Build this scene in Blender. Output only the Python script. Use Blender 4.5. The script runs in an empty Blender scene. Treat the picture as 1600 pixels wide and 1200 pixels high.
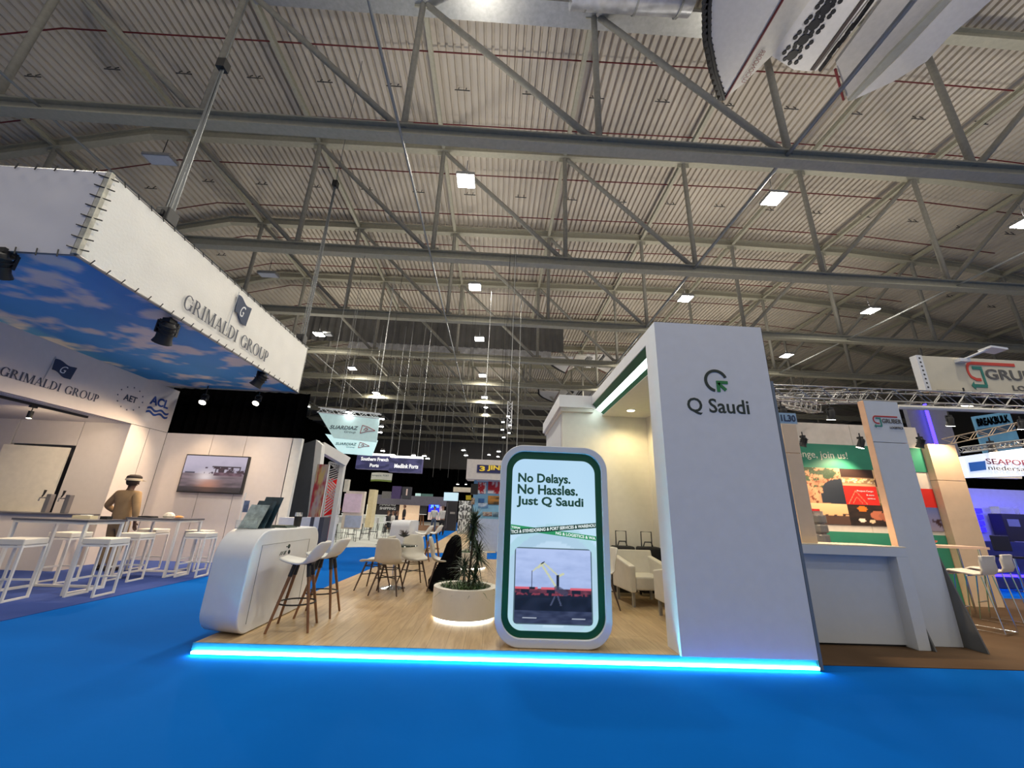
import bpy, math, random
from mathutils import Vector, Matrix
random.seed(11)
sc = bpy.context.scene
PI = math.pi
# ---------------------------------------------------------------- camera
CAMH = 1.42; FPX = 623.613
YAW, PIT, ROL = math.radians(1.90106), math.radians(18.06557), math.radians(2.1495)
fw = Vector((math.sin(YAW)*math.cos(PIT), math.cos(YAW)*math.cos(PIT), math.sin(PIT)))
r0 = Vector((math.cos(YAW), -math.sin(YAW), 0)); u0 = r0.cross(fw)
RT = math.cos(ROL)*r0 + math.sin(ROL)*u0
UP = -math.sin(ROL)*r0 + math.cos(ROL)*u0
cd = bpy.data.cameras.new('camera'); cam = bpy.data.objects.new('camera', cd)
sc.collection.objects.link(cam); sc.camera = cam
cd.sensor_width = 36; cd.lens = FPX/1600*36; cd.clip_end = 400; cd.clip_start = .05
cam.matrix_world = Matrix(((RT.x,UP.x,-fw.x,0),(RT.y,UP.y,-fw.y,0),(RT.z,UP.z,-fw.z,CAMH),(0,0,0,1)))
def P(px, py, X=None, Y=None, Z=None):
    """a surveyed point: where the sight line meets a known real plane"""
    d = fw + RT*((px-800)/FPX) - UP*((py-600)/FPX)
    if X is not None: t = X/d.x
    elif Y is not None: t = Y/d.y
    else: t = (Z-CAMH)/d.z
    return Vector((0,0,CAMH)) + d*t
# ---------------------------------------------------------------- light
sc.view_settings.view_transform = 'Standard'; sc.view_settings.look = 'None'
sc.view_settings.exposure = 0.0; sc.view_settings.gamma = 1; sc.view_settings.use_curve_mapping = False
w = bpy.data.worlds.new('hall_ambience'); sc.world = w; w.use_nodes = True
w.node_tree.nodes['Background'].inputs[0].default_value = (1.0,.95,.90,1)
w.node_tree.nodes['Background'].inputs[1].default_value = .33
def area(name, loc, sx, sy, power, col, direction=(0,0,-1), spread=PI, parent=None):
    l = bpy.data.lights.new(name, 'AREA'); l.shape = 'RECTANGLE'; l.size = sx; l.size_y = sy
    l.energy = power; l.color = col; l.spread = spread
    o = bpy.data.objects.new(name, l); sc.collection.objects.link(o)
    o.rotation_euler = Vector(direction).to_track_quat('-Z','Y').to_euler()
    o.location = Vector(loc) - (parent.location if parent else Vector())
    if parent: o.parent = parent
    return o
def spot(name, loc, target, power, col, ang=60, blend=.6, parent=None, r=.05):
    l = bpy.data.lights.new(name, 'SPOT'); l.energy = power; l.color = col; l.spot_size = math.radians(ang); l.spot_blend = blend; l.shadow_soft_size = r
    o = bpy.data.objects.new(name, l); sc.collection.objects.link(o)
    o.rotation_euler = (Vector(target)-Vector(loc)).to_track_quat('-Z','Y').to_euler()
    o.location = Vector(loc) - (parent.location if parent else Vector())
    if parent: o.parent = parent
    return o
LAMP_POWER = 300; ROOF_FILL_POWER = 105
LAMP_COL = (1.0,.93,.80)
# the hall's high bays are built further down (make_high_bay); these are the rows behind and beside the camera
for x in (-12, -1.5, 9.3, 19.5):
    for y in (-9, -2.4, 4.2):
        area('hall_lamp', (x,y,12.1), 1.0, .5, LAMP_POWER*(.45 if y < 0 else 1), LAMP_COL); area('hall_roof_fill', (x,y,12.4), .6, .6, ROOF_FILL_POWER, LAMP_COL, (0,0,1))  # the upward areas are added fill to brighten the roof
# ---------------------------------------------------------------- materials
MATS = {}
def mat(name, col, rough=.6, metal=0, emit=0, ecol=None, noise=.05, scale=8, bump=0, trans=0, spec=.5):
    if name in MATS: return MATS[name]
    m = bpy.data.materials.new(name); m.use_nodes = True; nt = m.node_tree; b = nt.nodes['Principled BSDF']
    b.inputs['Roughness'].default_value = rough; b.inputs['Metallic'].default_value = metal
    tc = nt.nodes.new('ShaderNodeTexCoord'); n = nt.nodes.new('ShaderNodeTexNoise'); n.inputs['Scale'].default_value = scale; n.inputs['Detail'].default_value = 3
    nt.links.new(tc.outputs['Object'], n.inputs['Vector'])
    r = nt.nodes.new('ShaderNodeValToRGB'); e = r.color_ramp.elements
    e[0].position = .3; e[1].position = .7
    e[0].color = (*[max(0,c*(1-noise)) for c in col],1); e[1].color = (*[min(1,c*(1+noise)) for c in col],1)
    nt.links.new(n.outputs['Fac'], r.inputs['Fac']); nt.links.new(r.outputs['Color'], b.inputs['Base Color'])
    if emit:
        b.inputs['Emission Color'].default_value = (*(ecol or col),1); b.inputs['Emission Strength'].default_value = emit
    if bump:
        bp = nt.nodes.new('ShaderNodeBump'); bp.inputs['Strength'].default_value = bump; bp.inputs['Distance'].default_value = .01
        n2 = nt.nodes.new('ShaderNodeTexNoise'); n2.inputs['Scale'].default_value = scale*12
        nt.links.new(tc.outputs['Object'], n2.inputs['Vector']); nt.links.new(n2.outputs['Fac'], bp.inputs['Height']); nt.links.new(bp.outputs['Normal'], b.inputs['Normal'])
    b.inputs['Specular IOR Level'].default_value = spec
    if trans: b.inputs['Transmission Weight'].default_value = trans
    MATS[name] = m; return m
def print_mat(name, emit=0, rough=.6):
    m = bpy.data.materials.new(name); m.use_nodes = True; nt = m.node_tree; b = nt.nodes['Principled BSDF']
    a = nt.nodes.new('ShaderNodeVertexColor'); a.layer_name = 'print'; b.inputs['Roughness'].default_value = rough
    if emit:
        b.inputs['Base Color'].default_value = (.02,.02,.02,1)
        nt.links.new(a.outputs['Color'], b.inputs['Emission Color']); b.inputs['Emission Strength'].default_value = emit
    else: nt.links.new(a.outputs['Color'], b.inputs['Base Color'])
    return m
def wood_mat(name, c1, c2, scale=(1,1,1), rough=.35, planks=True):
    m = bpy.data.materials.new(name); m.use_nodes = True; nt = m.node_tree; b = nt.nodes['Principled BSDF']; b.inputs['Roughness'].default_value = rough
    tc = nt.nodes.new('ShaderNodeTexCoord'); mp = nt.nodes.new('ShaderNodeMapping'); mp.inputs['Scale'].default_value = scale
    nt.links.new(tc.outputs['Object'], mp.inputs['Vector'])
    n = nt.nodes.new('ShaderNodeTexNoise'); n.inputs['Scale'].default_value = 3; n.inputs['Detail'].default_value = 6; n.inputs['Distortion'].default_value = 1.0
    nt.links.new(mp.outputs[0], n.inputs['Vector'])
    r = nt.nodes.new('ShaderNodeValToRGB'); r.color_ramp.elements[0].position = .35; r.color_ramp.elements[1].position = .65
    r.color_ramp.elements[0].color = (*c1,1); r.color_ramp.elements[1].color = (*c2,1)
    nt.links.new(n.outputs['Fac'], r.inputs['Fac'])
    if planks:
        br = nt.nodes.new('ShaderNodeTexBrick'); mp2 = nt.nodes.new('ShaderNodeMapping'); mp2.inputs['Rotation'].default_value = (0,0,PI/2)
        nt.links.new(tc.outputs['Object'], mp2.inputs['Vector']); nt.links.new(mp2.outputs[0], br.inputs['Vector'])
        br.inputs['Scale'].default_value = 1; br.inputs['Brick Width'].default_value = 1.3; br.inputs['Row Height'].default_value = .19; br.inputs['Mortar Size'].default_value = .003
        br.inputs['Color1'].default_value = (.92,.92,.92,1); br.inputs['Color2'].default_value = (1,1,1,1); br.inputs['Mortar'].default_value = (.55,.5,.45,1)
        mx = nt.nodes.new('ShaderNodeMix'); mx.data_type = 'RGBA'; mx.blend_type = 'MULTIPLY'; mx.inputs[0].default_value = 1
        nt.links.new(r.outputs[0], mx.inputs[6]); nt.links.new(br.outputs['Color'], mx.inputs[7]); nt.links.new(mx.outputs[2], b.inputs['Base Color'])
    else: nt.links.new(r.outputs[0], b.inputs['Base Color'])
    return m
WHITE = mat('white_panel', (.74,.75,.77), .45, noise=.02)
WARMW = mat('warm_white', (.78,.74,.66), .5, noise=.03)
FRAMEW = mat('white_metal', (.78,.76,.72), .4, noise=.02)
BLACK = mat('black_plastic', (.012,.012,.014), .5)
DRAPE = mat('black_drape', (.0018,.0018,.002), .95, noise=.4, spec=.0)
STEEL = mat('painted_steel', (.42,.40,.31), .5, .1, noise=.08)
STEELD = mat('steel_tube', (.30,.29,.25), .5, .1, noise=.1)
GALV = mat('galvanised_steel', (.42,.43,.43), .35, .7, noise=.1)
CHROME = mat('chrome', (.75,.75,.75), .12, 1)
ALU = mat('aluminium_truss', (.34,.33,.31), .4, .6)
RED = mat('red_pipe', (.13,.012,.016), .5)
GREEN = mat('deep_green', (.0,.095,.035), .5, noise=.03)
INK = mat('dark_ink', (.012,.028,.024), .5)
NAVY = mat('navy_ink', (.018,.035,.085), .6)
REDP = mat('red_print', (.62,.02,.02), .5)
LEATHER = mat('cream_leather', (.62,.58,.50), .45, noise=.04, bump=.1)
GREYW = mat('grey_panel', (.075,.08,.09), .55)
GLASS = mat('clear_glass', (.9,.95,.95), .05, trans=.9)
WOODF = wood_mat('oak_floor', (.40,.27,.14), (.55,.40,.22), (6,.6,1), rough=.3)
WOODL = wood_mat('walnut_leg', (.16,.07,.03), (.26,.12,.05), (8,8,1), planks=False)
WOODD = wood_mat('dark_leg', (.06,.035,.025), (.10,.06,.04), (8,8,1), planks=False)
# ---------------------------------------------------------------- helpers
COL = sc.collection
def wloc(o):
    v = Vector()
    while o is not None: v += o.location; o = o.parent
    return v
class MB:
    def __init__(s): s.v = []; s.f = []
    def add(s, vs, fs):
        n = len(s.v); s.v += [Vector(v) for v in vs]; s.f += [tuple(i+n for i in f) for f in fs]; return s
    def box(s, x0,x1,y0,y1,z0,z1):
        return s.add([(x0,y0,z0),(x1,y0,z0),(x1,y1,z0),(x0,y1,z0),(x0,y0,z1),(x1,y0,z1),(x1,y1,z1),(x0,y1,z1)],
            [(3,2,1,0),(4,5,6,7),(0,1,5,4),(1,2,6,5),(2,3,7,6),(3,0,4,7)])
    def bar(s, a, b, w, h=None, up=(0,0,1)):
        a = Vector(a); b = Vector(b); h = h or w; d = (b-a).normalized(); up = Vector(up)
        if abs(d.dot(up)) > .98: up = Vector((0,1,0))
        x = d.cross(up).normalized(); y = x.cross(d).normalized(); q = [(-1,-1),(1,-1),(1,1),(-1,1)]
        vs = [p + x*(i*w/2) + y*(j*h/2) for p in (a,b) for i,j in q]
        return s.add(vs, [(3,2,1,0),(4,5,6,7),(0,1,5,4),(1,2,6,5),(2,3,7,6),(3,0,4,7)])
    def tube(s, pts, r, n=8, cap=True):
        pts = [Vector(p) for p in pts]; rs = r if isinstance(r,(list,tuple)) else [r]*len(pts); base = len(s.v); prev = None
        for i,p in enumerate(pts):
            d = (pts[min(i+1,len(pts)-1)] - pts[max(i-1,0)]).normalized()
            if prev is None:
                up = Vector((0,0,1)) if abs(d.z) < .9 else Vector((0,1,0)); x = d.cross(up).normalized()
            else: x = (prev - d*prev.dot(d)).normalized()
            prev = x; y = d.cross(x)
            for k in range(n):
                a = 2*PI*k/n; s.v.append(p + (x*math.cos(a) + y*math.sin(a))*rs[i])
        for i in range(len(pts)-1):
            for k in range(n):
                s.f.append((base+i*n+k, base+i*n+(k+1)%n, base+(i+1)*n+(k+1)%n, base+(i+1)*n+k))
        if cap:
            s.f.append(tuple(base+k for k in range(n))[::-1]); s.f.append(tuple(base+(len(pts)-1)*n+k for k in range(n)))
        return s
    def lathe(s, prof, c=(0,0,0), n=24, sx=1, sy=1):
        b = len(s.v); c = Vector(c)
        for r,z in prof:
            for k in range(n):
                a = 2*PI*k/n; s.v.append(c + Vector((r*math.cos(a)*sx, r*math.sin(a)*sy, z)))
        for i in range(len(prof)-1):
            for k in range(n): s.f.append((b+i*n+k, b+i*n+(k+1)%n, b+(i+1)*n+(k+1)%n, b+(i+1)*n+k))
        s.f.append(tuple(b+k for k in range(n))[::-1]); s.f.append(tuple(b+(len(prof)-1)*n+k for k in range(n)))
        return s
    def prism(s, poly, d):
        """poly: 3-D points of a planar outline, d: extrusion vector"""
        poly = [Vector(p) for p in poly]; d = Vector(d); n = len(poly)
        return s.add(poly + [p+d for p in poly], [tuple(range(n))[::-1], tuple(range(n,2*n))] + [(i,(i+1)%n,n+(i+1)%n,n+i) for i in range(n)])
    def ring(s, outer, inner, d):
        n = len(outer); d = Vector(d); o = [Vector(p) for p in outer]; i_ = [Vector(p) for p in inner]
        vs = o + i_ + [p+d for p in o] + [p+d for p in i_]; fs = []
        for k in range(n):
            j = (k+1)%n
            fs += [(k,j,n+j,n+k), (2*n+k,3*n+k,3*n+j,2*n+j), (k,2*n+k,2*n+j,j), (n+k,n+j,3*n+j,3*n+k)]
        return s.add(vs, fs)
    def build(s, name, m, parent=None, smooth=False, label=None, kind=None, bevel=0):
        off = wloc(parent) if parent else Vector()
        me = bpy.data.meshes.new(name); me.from_pydata([v-off for v in s.v], [], s.f); me.update()
        import bmesh
        bm = bmesh.new(); bm.from_mesh(me); bmesh.ops.recalc_face_normals(bm, faces=bm.faces); bm.to_mesh(me); bm.free()
        if m: me.materials.append(m)
        if smooth:
            me.polygons.foreach_set('use_smooth', [True]*len(me.polygons))
            try: me.set_sharp_from_angle(angle=math.radians(40))
            except Exception: pass
        o = bpy.data.objects.new(name, me); COL.objects.link(o)
        if parent: o.parent = parent
        if label: o['label'] = label
        if kind: o['kind'] = kind
        if bevel:
            b = o.modifiers.new('bevel','BEVEL'); b.width = bevel; b.segments = 2; b.limit_method = 'ANGLE'
        return o
def tag(o, label, cat, group=None):
    o['label'] = label; o['category'] = cat
    if group: o['group'] = group
    return o
def thing(name, label, cat, loc=(0,0,0), group=None, rz=0):
    o = bpy.data.objects.new(name, None); COL.objects.link(o); o.location = loc; o.rotation_euler = (0,0,rz); o.empty_display_size = .1
    return tag(o, label, cat, group)
def copy_tree(o, parent=None, kids=None):
    if kids is None:
        kids = {}
        for c in bpy.data.objects:
            if c.parent: kids.setdefault(c.parent.name, []).append(c)
    c = o.copy(); COL.objects.link(c)
    if parent: c.parent = parent
    for ch in kids.get(o.name, []): copy_tree(ch, c, kids)
    return c
def place(src, loc, rz, label, first):
    o = src if first else copy_tree(src); o.location = loc; o.rotation_euler = (0,0,rz); o['label'] = label; return o
def rrect(x0,x1,z0,z1,r,y=0,n=8):
    pts = []
    for cx,cz,a0 in ((x1-r,z1-r,0),(x0+r,z1-r,90),(x0+r,z0+r,180),(x1-r,z0+r,270)):
        for k in range(n+1):
            a = math.radians(a0+90*k/n); pts.append((cx+r*math.cos(a), y, cz+r*math.sin(a)))
    return pts
def text_mesh(s, bold=0, shear=0, space=1):
    c = bpy.data.curves.new('t','FONT'); c.body = s; c.extrude = .004; c.offset = bold; c.shear = shear; c.space_character = space; c.resolution_u = 3
    o = bpy.data.objects.new('t', c); COL.objects.link(o); bpy.context.view_layer.update()
    me = bpy.data.meshes.new_from_object(o); bpy.data.objects.remove(o); return me
FRONT = ((1,0,0),(0,0,1))     # facing the camera side (-Y)
LEFTW = ((0,1,0),(0,0,1))     # on a wall facing +X, reads away from the camera
RIGHTW = ((0,-1,0),(0,0,1))   # on a wall facing -X
def text(name, s, org, w, h, m, parent, axes=FRONT, bold=0, shear=0, space=1, th=.004):
    """flat print: string fitted to w x h with its lower left corner at org"""
    me = text_mesh(s, bold, shear, space); r = Vector(axes[0]); u = Vector(axes[1]); n = r.cross(u); org = Vector(org)
    xs = [v.co.x for v in me.vertices]; ys = [v.co.y for v in me.vertices]; ax, ay = min(xs), min(ys); sx = w/(max(xs)-ax); sy = h/(max(ys)-ay)
    off = wloc(parent) if parent else Vector()
    for v in me.vertices:
        v.co = org + r*((v.co.x-ax)*sx) + u*((v.co.y-ay)*sy) + n*(th if v.co.z > 0 else 0) - off
    me.materials.clear(); me.materials.append(m); me.name = name
    o = bpy.data.objects.new(name, me); COL.objects.link(o)
    if parent: o.parent = parent
    return o
def paint(name, org, w, h, nx, ny, fn, m, parent, axes=FRONT):
    """a flat print of nx x ny colour cells; fn(u,v)->rgb (linear), u right, v up"""
    r = Vector(axes[0]); u = Vector(axes[1]); org = Vector(org) - (wloc(parent) if parent else Vector())
    vs = [org + r*(w*i/nx) + u*(h*j/ny) for j in range(ny+1) for i in range(nx+1)]
    fs = [(j*(nx+1)+i, j*(nx+1)+i+1, (j+1)*(nx+1)+i+1, (j+1)*(nx+1)+i) for j in range(ny) for i in range(nx)]
    me = bpy.data.meshes.new(name); me.from_pydata(vs, [], fs); me.materials.append(m)
    a = me.color_attributes.new('print','FLOAT_COLOR','CORNER'); buf = []
    cols = [fn(i/nx, j/ny) for j in range(ny+1) for i in range(nx+1)]
    for f in fs:
        for i in f: c = cols[i]; buf += [c[0],c[1],c[2],1.0]
    a.data.foreach_set('color', buf)
    o = bpy.data.objects.new(name, me); COL.objects.link(o)
    if parent: o.parent = parent
    return o
from mathutils import noise as mn
def nz(x, y, s=1, seed=0): return mn.noise(Vector((x*s, y*s, seed*7.3)))
def fbm(x, y, s=1, seed=0, o=4): return sum(mn.noise(Vector((x*s*2**k, y*s*2**k, seed*7.3+k)))/2**k for k in range(o))
def mix(a, b, t):
    t = max(0,min(1,t)); return tuple(a[i]*(1-t)+b[i]*t for i in range(3))
def S(r,g,b):
    f = lambda c: ((c/255+.055)/1.055)**2.4 if c > 10 else c/255/12.92
    return (f(r),f(g),f(b))
def segd(x,y,ax,ay,bx,by):
    dx,dy = bx-ax,by-ay; t = max(0,min(1,((x-ax)*dx+(y-ay)*dy)/(dx*dx+dy*dy))); return math.hypot(x-ax-t*dx, y-ay-t*dy)
# serif capitals drawn from thick and thin strokes
def serif_text(name, s, org, w, h, m, parent, axes, th=.004):
    T=.15; t=.05; polys=[]; x=0
    def rect(a,b,c,d): polys.append([(a,c),(b,c),(b,d),(a,d)])
    def stem(a,y0=0,y1=1,wd=T,bot=True,top=True,s_=.08):
        rect(a,a+wd,y0,y1)
        if bot: rect(a-s_,a+wd+s_,y0,y0+.045)
        if top: rect(a-s_,a+wd+s_,y1-.045,y1)
    def arc(cx,cy,rx,ry,a0,a1,T_=T,t_=t,n=18):
        for k in range(n):
            p=math.radians(a0+(a1-a0)*k/n); q=math.radians(a0+(a1-a0)*(k+1)/n)
            o=lambda a:(cx+rx*math.cos(a),cy+ry*math.sin(a)); i=lambda a:(cx+(rx-T_)*math.cos(a),cy+(ry-t_)*math.sin(a))
            polys.append([o(p),o(q),i(q),i(p)])
    def diag(x0,y0,x1,y1,wd): polys.append([(x0,y0),(x0+wd,y0),(x1+wd,y1),(x1,y1)])
    for k,ch in enumerate(s):
        X=x
        if ch=='G':
            arc(X+.46,.5,.46,.52,40,325); stem(X+.72,.04,.45,bot=False); rect(X+.80,X+.84,.62,.92); x+=1.05
        elif ch=='R':
            stem(X+.08); arc(X+.28,.73,.36,.27,-90,90); rect(X+.2,X+.3,.95,1); rect(X+.2,X+.3,.46,.51); diag(X+.72,0,X+.34,.48,T); rect(X+.68,X+.98,0,.045); x+=1.02
        elif ch=='I': stem(X+.08); x+=.46
        elif ch=='M': stem(X+.08,wd=t); diag(X+.5,0,X+.08,1,T); diag(X+.52,0,X+.92,1,t); stem(X+.92); x+=1.28
        elif ch=='A': diag(X+.05,0,X+.42,1,t); diag(X+.72,0,X+.36,1,T); rect(X+.18,X+.72,.3,.35); rect(X-.03,X+.2,0,.045); rect(X+.64,X+.95,0,.045); x+=1.0
        elif ch=='L': stem(X+.08); rect(X+.2,X+.68,0,.05); rect(X+.64,X+.69,0,.24); x+=.82
        elif ch=='D': stem(X+.08); arc(X+.3,.5,.56,.5,-90,90); rect(X+.2,X+.32,0,.05); rect(X+.2,X+.32,.95,1); x+=1.0
        elif ch=='O': arc(X+.5,.5,.5,.53,0,360,n=28); x+=1.12
        elif ch=='U': stem(X+.08,.32,1,bot=False); arc(X+.44,.34,.36,.36,180,360); stem(X+.74,.32,1,wd=t,bot=False); x+=.98
        elif ch=='P': stem(X+.08); arc(X+.28,.7,.38,.3,-90,90); rect(X+.2,X+.3,.95,1); rect(X+.2,X+.3,.4,.45); x+=.84
        else: x+=.5
    r=Vector(axes[0]); u=Vector(axes[1]); n=r.cross(u); org=Vector(org); b=MB(); W=x
    for k,p in enumerate(polys): b.prism([org+r*(a*w/W)+u*(c*h)+n*.0004*(k%5) for a,c in p], n*th)
    return b.build(name, m, parent)
def flag_logo(parent, org, w, h, axes):
    r=Vector(axes[0]); u=Vector(axes[1]); n=r.cross(u); org=Vector(org); q=lambda a,c,d=0: org+r*(a*w)+u*(c*h)+n*d
    top=[(.12+.88*i/10, .98-.14*i/10+.05*math.sin(i*.75)) for i in range(11)]; bot=[(.16+.76*i/10,.36-.26*i/10+.05*math.sin(i*.75)) for i in range(11)]
    b=MB()
    for i in range(10): b.prism([q(*bot[i]),q(*bot[i+1]),q(*top[i+1]),q(*top[i])], n*.006)
    b.build('flag_emblem', NAVY, parent)
    b=MB(); b.prism([q(0,-.45),q(.03,-.45),q(.13,1.08),q(.10,1.08)], n*.005); b.build('flag_pole', mat('print_grey',(.4,.42,.46)), parent)
    g=text('emblem_letter','G',q(.42,.33,.007),w*.26,h*.42,WHITE,parent,axes,shear=.4)
# lattice truss made of four (or two) chords and zigzag lacing
def lattice(name, a, b, size, parent, m=ALU, r=.02, step=None, n=4, flat=False):
    a=Vector(a); b=Vector(b); d=(b-a).normalized(); up=Vector((0,0,1)) if abs(d.z)<.9 else Vector((0,1,0)); x=d.cross(up).normalized(); y=x.cross(d)
    corners=[(-1,-1),(1,-1),(1,1),(-1,1)] if not flat else [(0,-1),(0,1)]
    for i,j in corners:
        o_=x*(i*size/2)+y*(j*size/2); MB().tube([a+o_,b+o_],r,6).build('chord',m,parent)
    L=(b-a).length; k=max(2,int(L/(step or size))); mb=MB()
    pairs=[(corners[q],corners[(q+1)%len(corners)]) for q in range(len(corners) if not flat else 1)]
    for (c0,c1) in pairs:
        for s in range(k):
            p=a+d*(L*s/k); q=a+d*(L*(s+1)/k); A,B=(c0,c1) if s%2==0 else (c1,c0)
            mb.tube([p+x*(A[0]*size/2)+y*(A[1]*size/2), q+x*(B[0]*size/2)+y*(B[1]*size/2)], r*.6, 4, cap=False)
    mb.build('lacing',m,parent,kind='stuff')
# ================================================================ THE SETTING
def carpet(name, c, var=.12):
    return mat(name, c, .95, noise=var, scale=.6, bump=.25, spec=.05)
CARPET = carpet('blue_carpet', (.0,.105,.44), .05)
b = MB(); b.box(-60,70,-20,75,-.1,0); o = b.build('floor', CARPET, kind='structure'); o['label'] = 'bright blue exhibition carpet of the aisles'
b = MB(); b.add([P(0,973,Z=.004)+Vector((.0,-2,0)), (-5.72,9.3,.004),(-5.45,11.2,.004),(-16,11.2,.004),(-16,3.6,.004)],[(0,1,2,3,4)])
o = MB().prism([(-5.76,3.4,.001),(-5.74,9.3,.001),(-5.5,11.2,.001),(-16,11.2,.001),(-16,3.4,.001)],(0,0,.006)).build('floor_left_stand', carpet('navy_carpet',(.045,.075,.26)), kind='structure')
o['label'] = 'dark blue carpet under the left stand'
o = MB().prism([(3.43,4.84,.001),(18,4.84,.001),(18,9.6,.001),(3.43,9.6,.001)],(0,0,.006)).build('floor_right_stand', carpet('brown_carpet',(.105,.068,.042),.25), kind='structure')
o['label'] = 'dark brown carpet under the right stand'
for nm,pg in (('floor_far_left',[(-19,17),(-3.6,17),(-5.5,60),(-19,60)]),('floor_far_right',[(3.6,13),(33,13),(33,60),(3.6,60)])):
    o = MB().prism([(a,c,.0) for a,c in pg],(0,0,.006)).build(nm, carpet('far_bounce_carpet',(.42,.40,.37)), kind='structure'); o['label'] = 'pale grey carpet of the distant stands, added to bounce light onto the roof'  # pale floors added so neutral light bounces up to the roof steel
# ---- roof: profiled steel sheet with ribs running away from the camera
ROOF = [(-44,11.0),(-23,16.1),(-16.8,17.85),(3,18.15),(12,18.35),(22,18.25),(30,17.6),(48,13.5)]
def rz_(x):
    for (a,za),(b_,zb) in zip(ROOF, ROOF[1:]):
        if x <= b_: return za+(zb-za)*(x-a)/(b_-a)
    return ROOF[-1][1]
ROOFM = mat('roof_sheet', (.57,.51,.425), .6, .0, noise=.10, scale=.35)
b = MB(); xs = []
pitch = .30; x = -44.0
while x < 48:
    xs += [(x,0),(x+.18,0),(x+.195,.13),(x+.285,.13)]; x += pitch
ys = [-12, 30, 72]
for y in ys: b.v += [Vector((x_, y, rz_(x_)+.45+d)) for x_,d in xs]
n = len(xs)
for j in range(len(ys)-1): b.f += [(j*n+i, j*n+i+1, (j+1)*n+i+1, (j+1)*n+i) for i in range(n-1)]
o = b.build('ceiling', ROOFM, kind='structure'); o['label'] = 'ribbed steel roof sheeting of the hall'
# walls of the hall: black drapes low, sheet above
def drape(name, p, q, z, lab):
    p = Vector(p); q = Vector(q); d = (q-p); L = d.length; d.normalize(); nrm = Vector((-d.y,d.x,0)); k = int(L/.5); b = MB()
    pts = [p+d*(L*i/k)+nrm*(.12 if i%2 else -.12) for i in range(k+1)]
    for i in range(k): b.add([pts[i],pts[i+1],pts[i+1]+Vector((0,0,z)),pts[i]+Vector((0,0,z))],[(0,1,2,3)])
    o = b.build(name, DRAPE, kind='structure'); o['label'] = lab
drape('wall_left', (-20,27,0), (-20,62,0), 10.3, 'pleated black drape along the left side of the hall')
drape('wall_back', (-20,62,0), (34,62,0), 7.6, 'pleated black drape across the far end of the hall')
drape('wall_right', (34,62,0), (34,12,0), 8.0, 'pleated black drape along the right side of the hall')
WALLM = mat('hall_wall_sheet', (.11,.105,.10), .8)
for nm,(x0,x1,y0,y1,zz) in (('trim_1',(-36,-35.7,-12,62,0)),('trim_2',(-36,46,62.4,62.6,7.4)),('trim_3',(46,46.3,12,62,0))):
    MB().box(x0,x1,y0,y1,zz,17.6).build(nm, WALLM, kind='structure')
# ---- roof trusses
NODES = [-3.2+5.85*k for k in range(-6,9)]
CEN = 10.9
order = ['nearest','second','third','fourth','fifth','sixth','seventh','eighth','ninth','tenth']
def hbeam(b, a, c, w, h, t=.05):
    b.bar(Vector(a)+Vector((0,0,h/2)), Vector(c)+Vector((0,0,h/2)), w, t); b.bar(Vector(a)-Vector((0,0,h/2)), Vector(c)-Vector((0,0,h/2)), w, t); b.bar(a, c, t*1.2, h)
tr = thing('roof_truss','deep steel roof truss across the hall','roof truss',(0,9.05,12),'roof trusses')
b = MB(); hbeam(b,(-42,9.05,12),(48,9.05,12),.34,.36); b.build('bottom_chord',STEEL,tr)
b = MB()
for (a,za),(c,zc) in zip(ROOF,ROOF[1:]): hbeam(b,(a,9.05,za),(c,9.05,zc),.32,.40)
b.build('top_chord',STEEL,tr)
for i,x in enumerate(NODES):
    zt = rz_(x)-.2
    if zt < 12.6: continue
    MB().tube([(x,9.05,zt),(x,9.05,12.15)],.105,10).build('vertical_strut',STEELD,tr,smooth=True)
    MB().box(x-.26,x+.26,9.03,9.07,12.1,12.42).build('gusset_plate',STEEL,tr); MB().box(x-.28,x+.28,9.03,9.07,zt-.22,zt+.05).build('gusset_plate',STEEL,tr)
    if x < CEN-6:
        MB().tube([(x+.15,9.05,zt-.1),(x+5.65,9.05,12.25)],.10,10).build('diagonal_strut',STEELD,tr,smooth=True)
    elif x > CEN and i:
        MB().tube([(x+.15-.3,9.05,zt-.1),(x-5.65,9.05,12.25)],.10,10).build('diagonal_strut',STEELD,tr,smooth=True) if x > CEN+5.8 else None
for k in range(10):
    o = tr if k == 0 else copy_tree(tr); o.location = (0,9.05+5.9*k,12)
    o['label'] = f'{order[k]} steel roof truss from the camera, spanning the hall under the roof'
# beams and ties running away from the camera
pk = 0
for x in NODES:
    if -28 < x < 40:
        pk += 1
        side = f'{abs(x):.0f} m {"left" if x<0 else "right"}'
        b = MB(); hbeam(b,(x,-8,rz_(x)-.05),(x,62,rz_(x)-.05),.16,.2,.03); o = b.build('roof_purlin',STEEL); tag(o,f'{(order+["eleventh","twelfth","thirteenth"])[pk-1].replace("nearest","first")} from the left of the lengthwise steel purlins under the roof sheet','beam','lengthwise roof purlins')
for x,z,lab in ((-13.5,12,'thin bracing tube at bottom chord level above the left stand'),(-3.2,11.8,'pale bracing tube at bottom chord level left of the nearest lit lamp'),(20.5,12,'pale bracing tube sloping down the roof at the far right'),(8.4,12.1,'bracing tube running away past the upper right lit lamp'),(-20,12.0,'thin bracing tube at bottom chord level beside the left drape')):
    tag(MB().tube([(x,-4,z),(x,62,z)],.038 if x!=8.4 else .06,8).build('bracing_tube',mat('brace_grey',(.30,.31,.30),.45,.2)),lab,'bracing')
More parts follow.
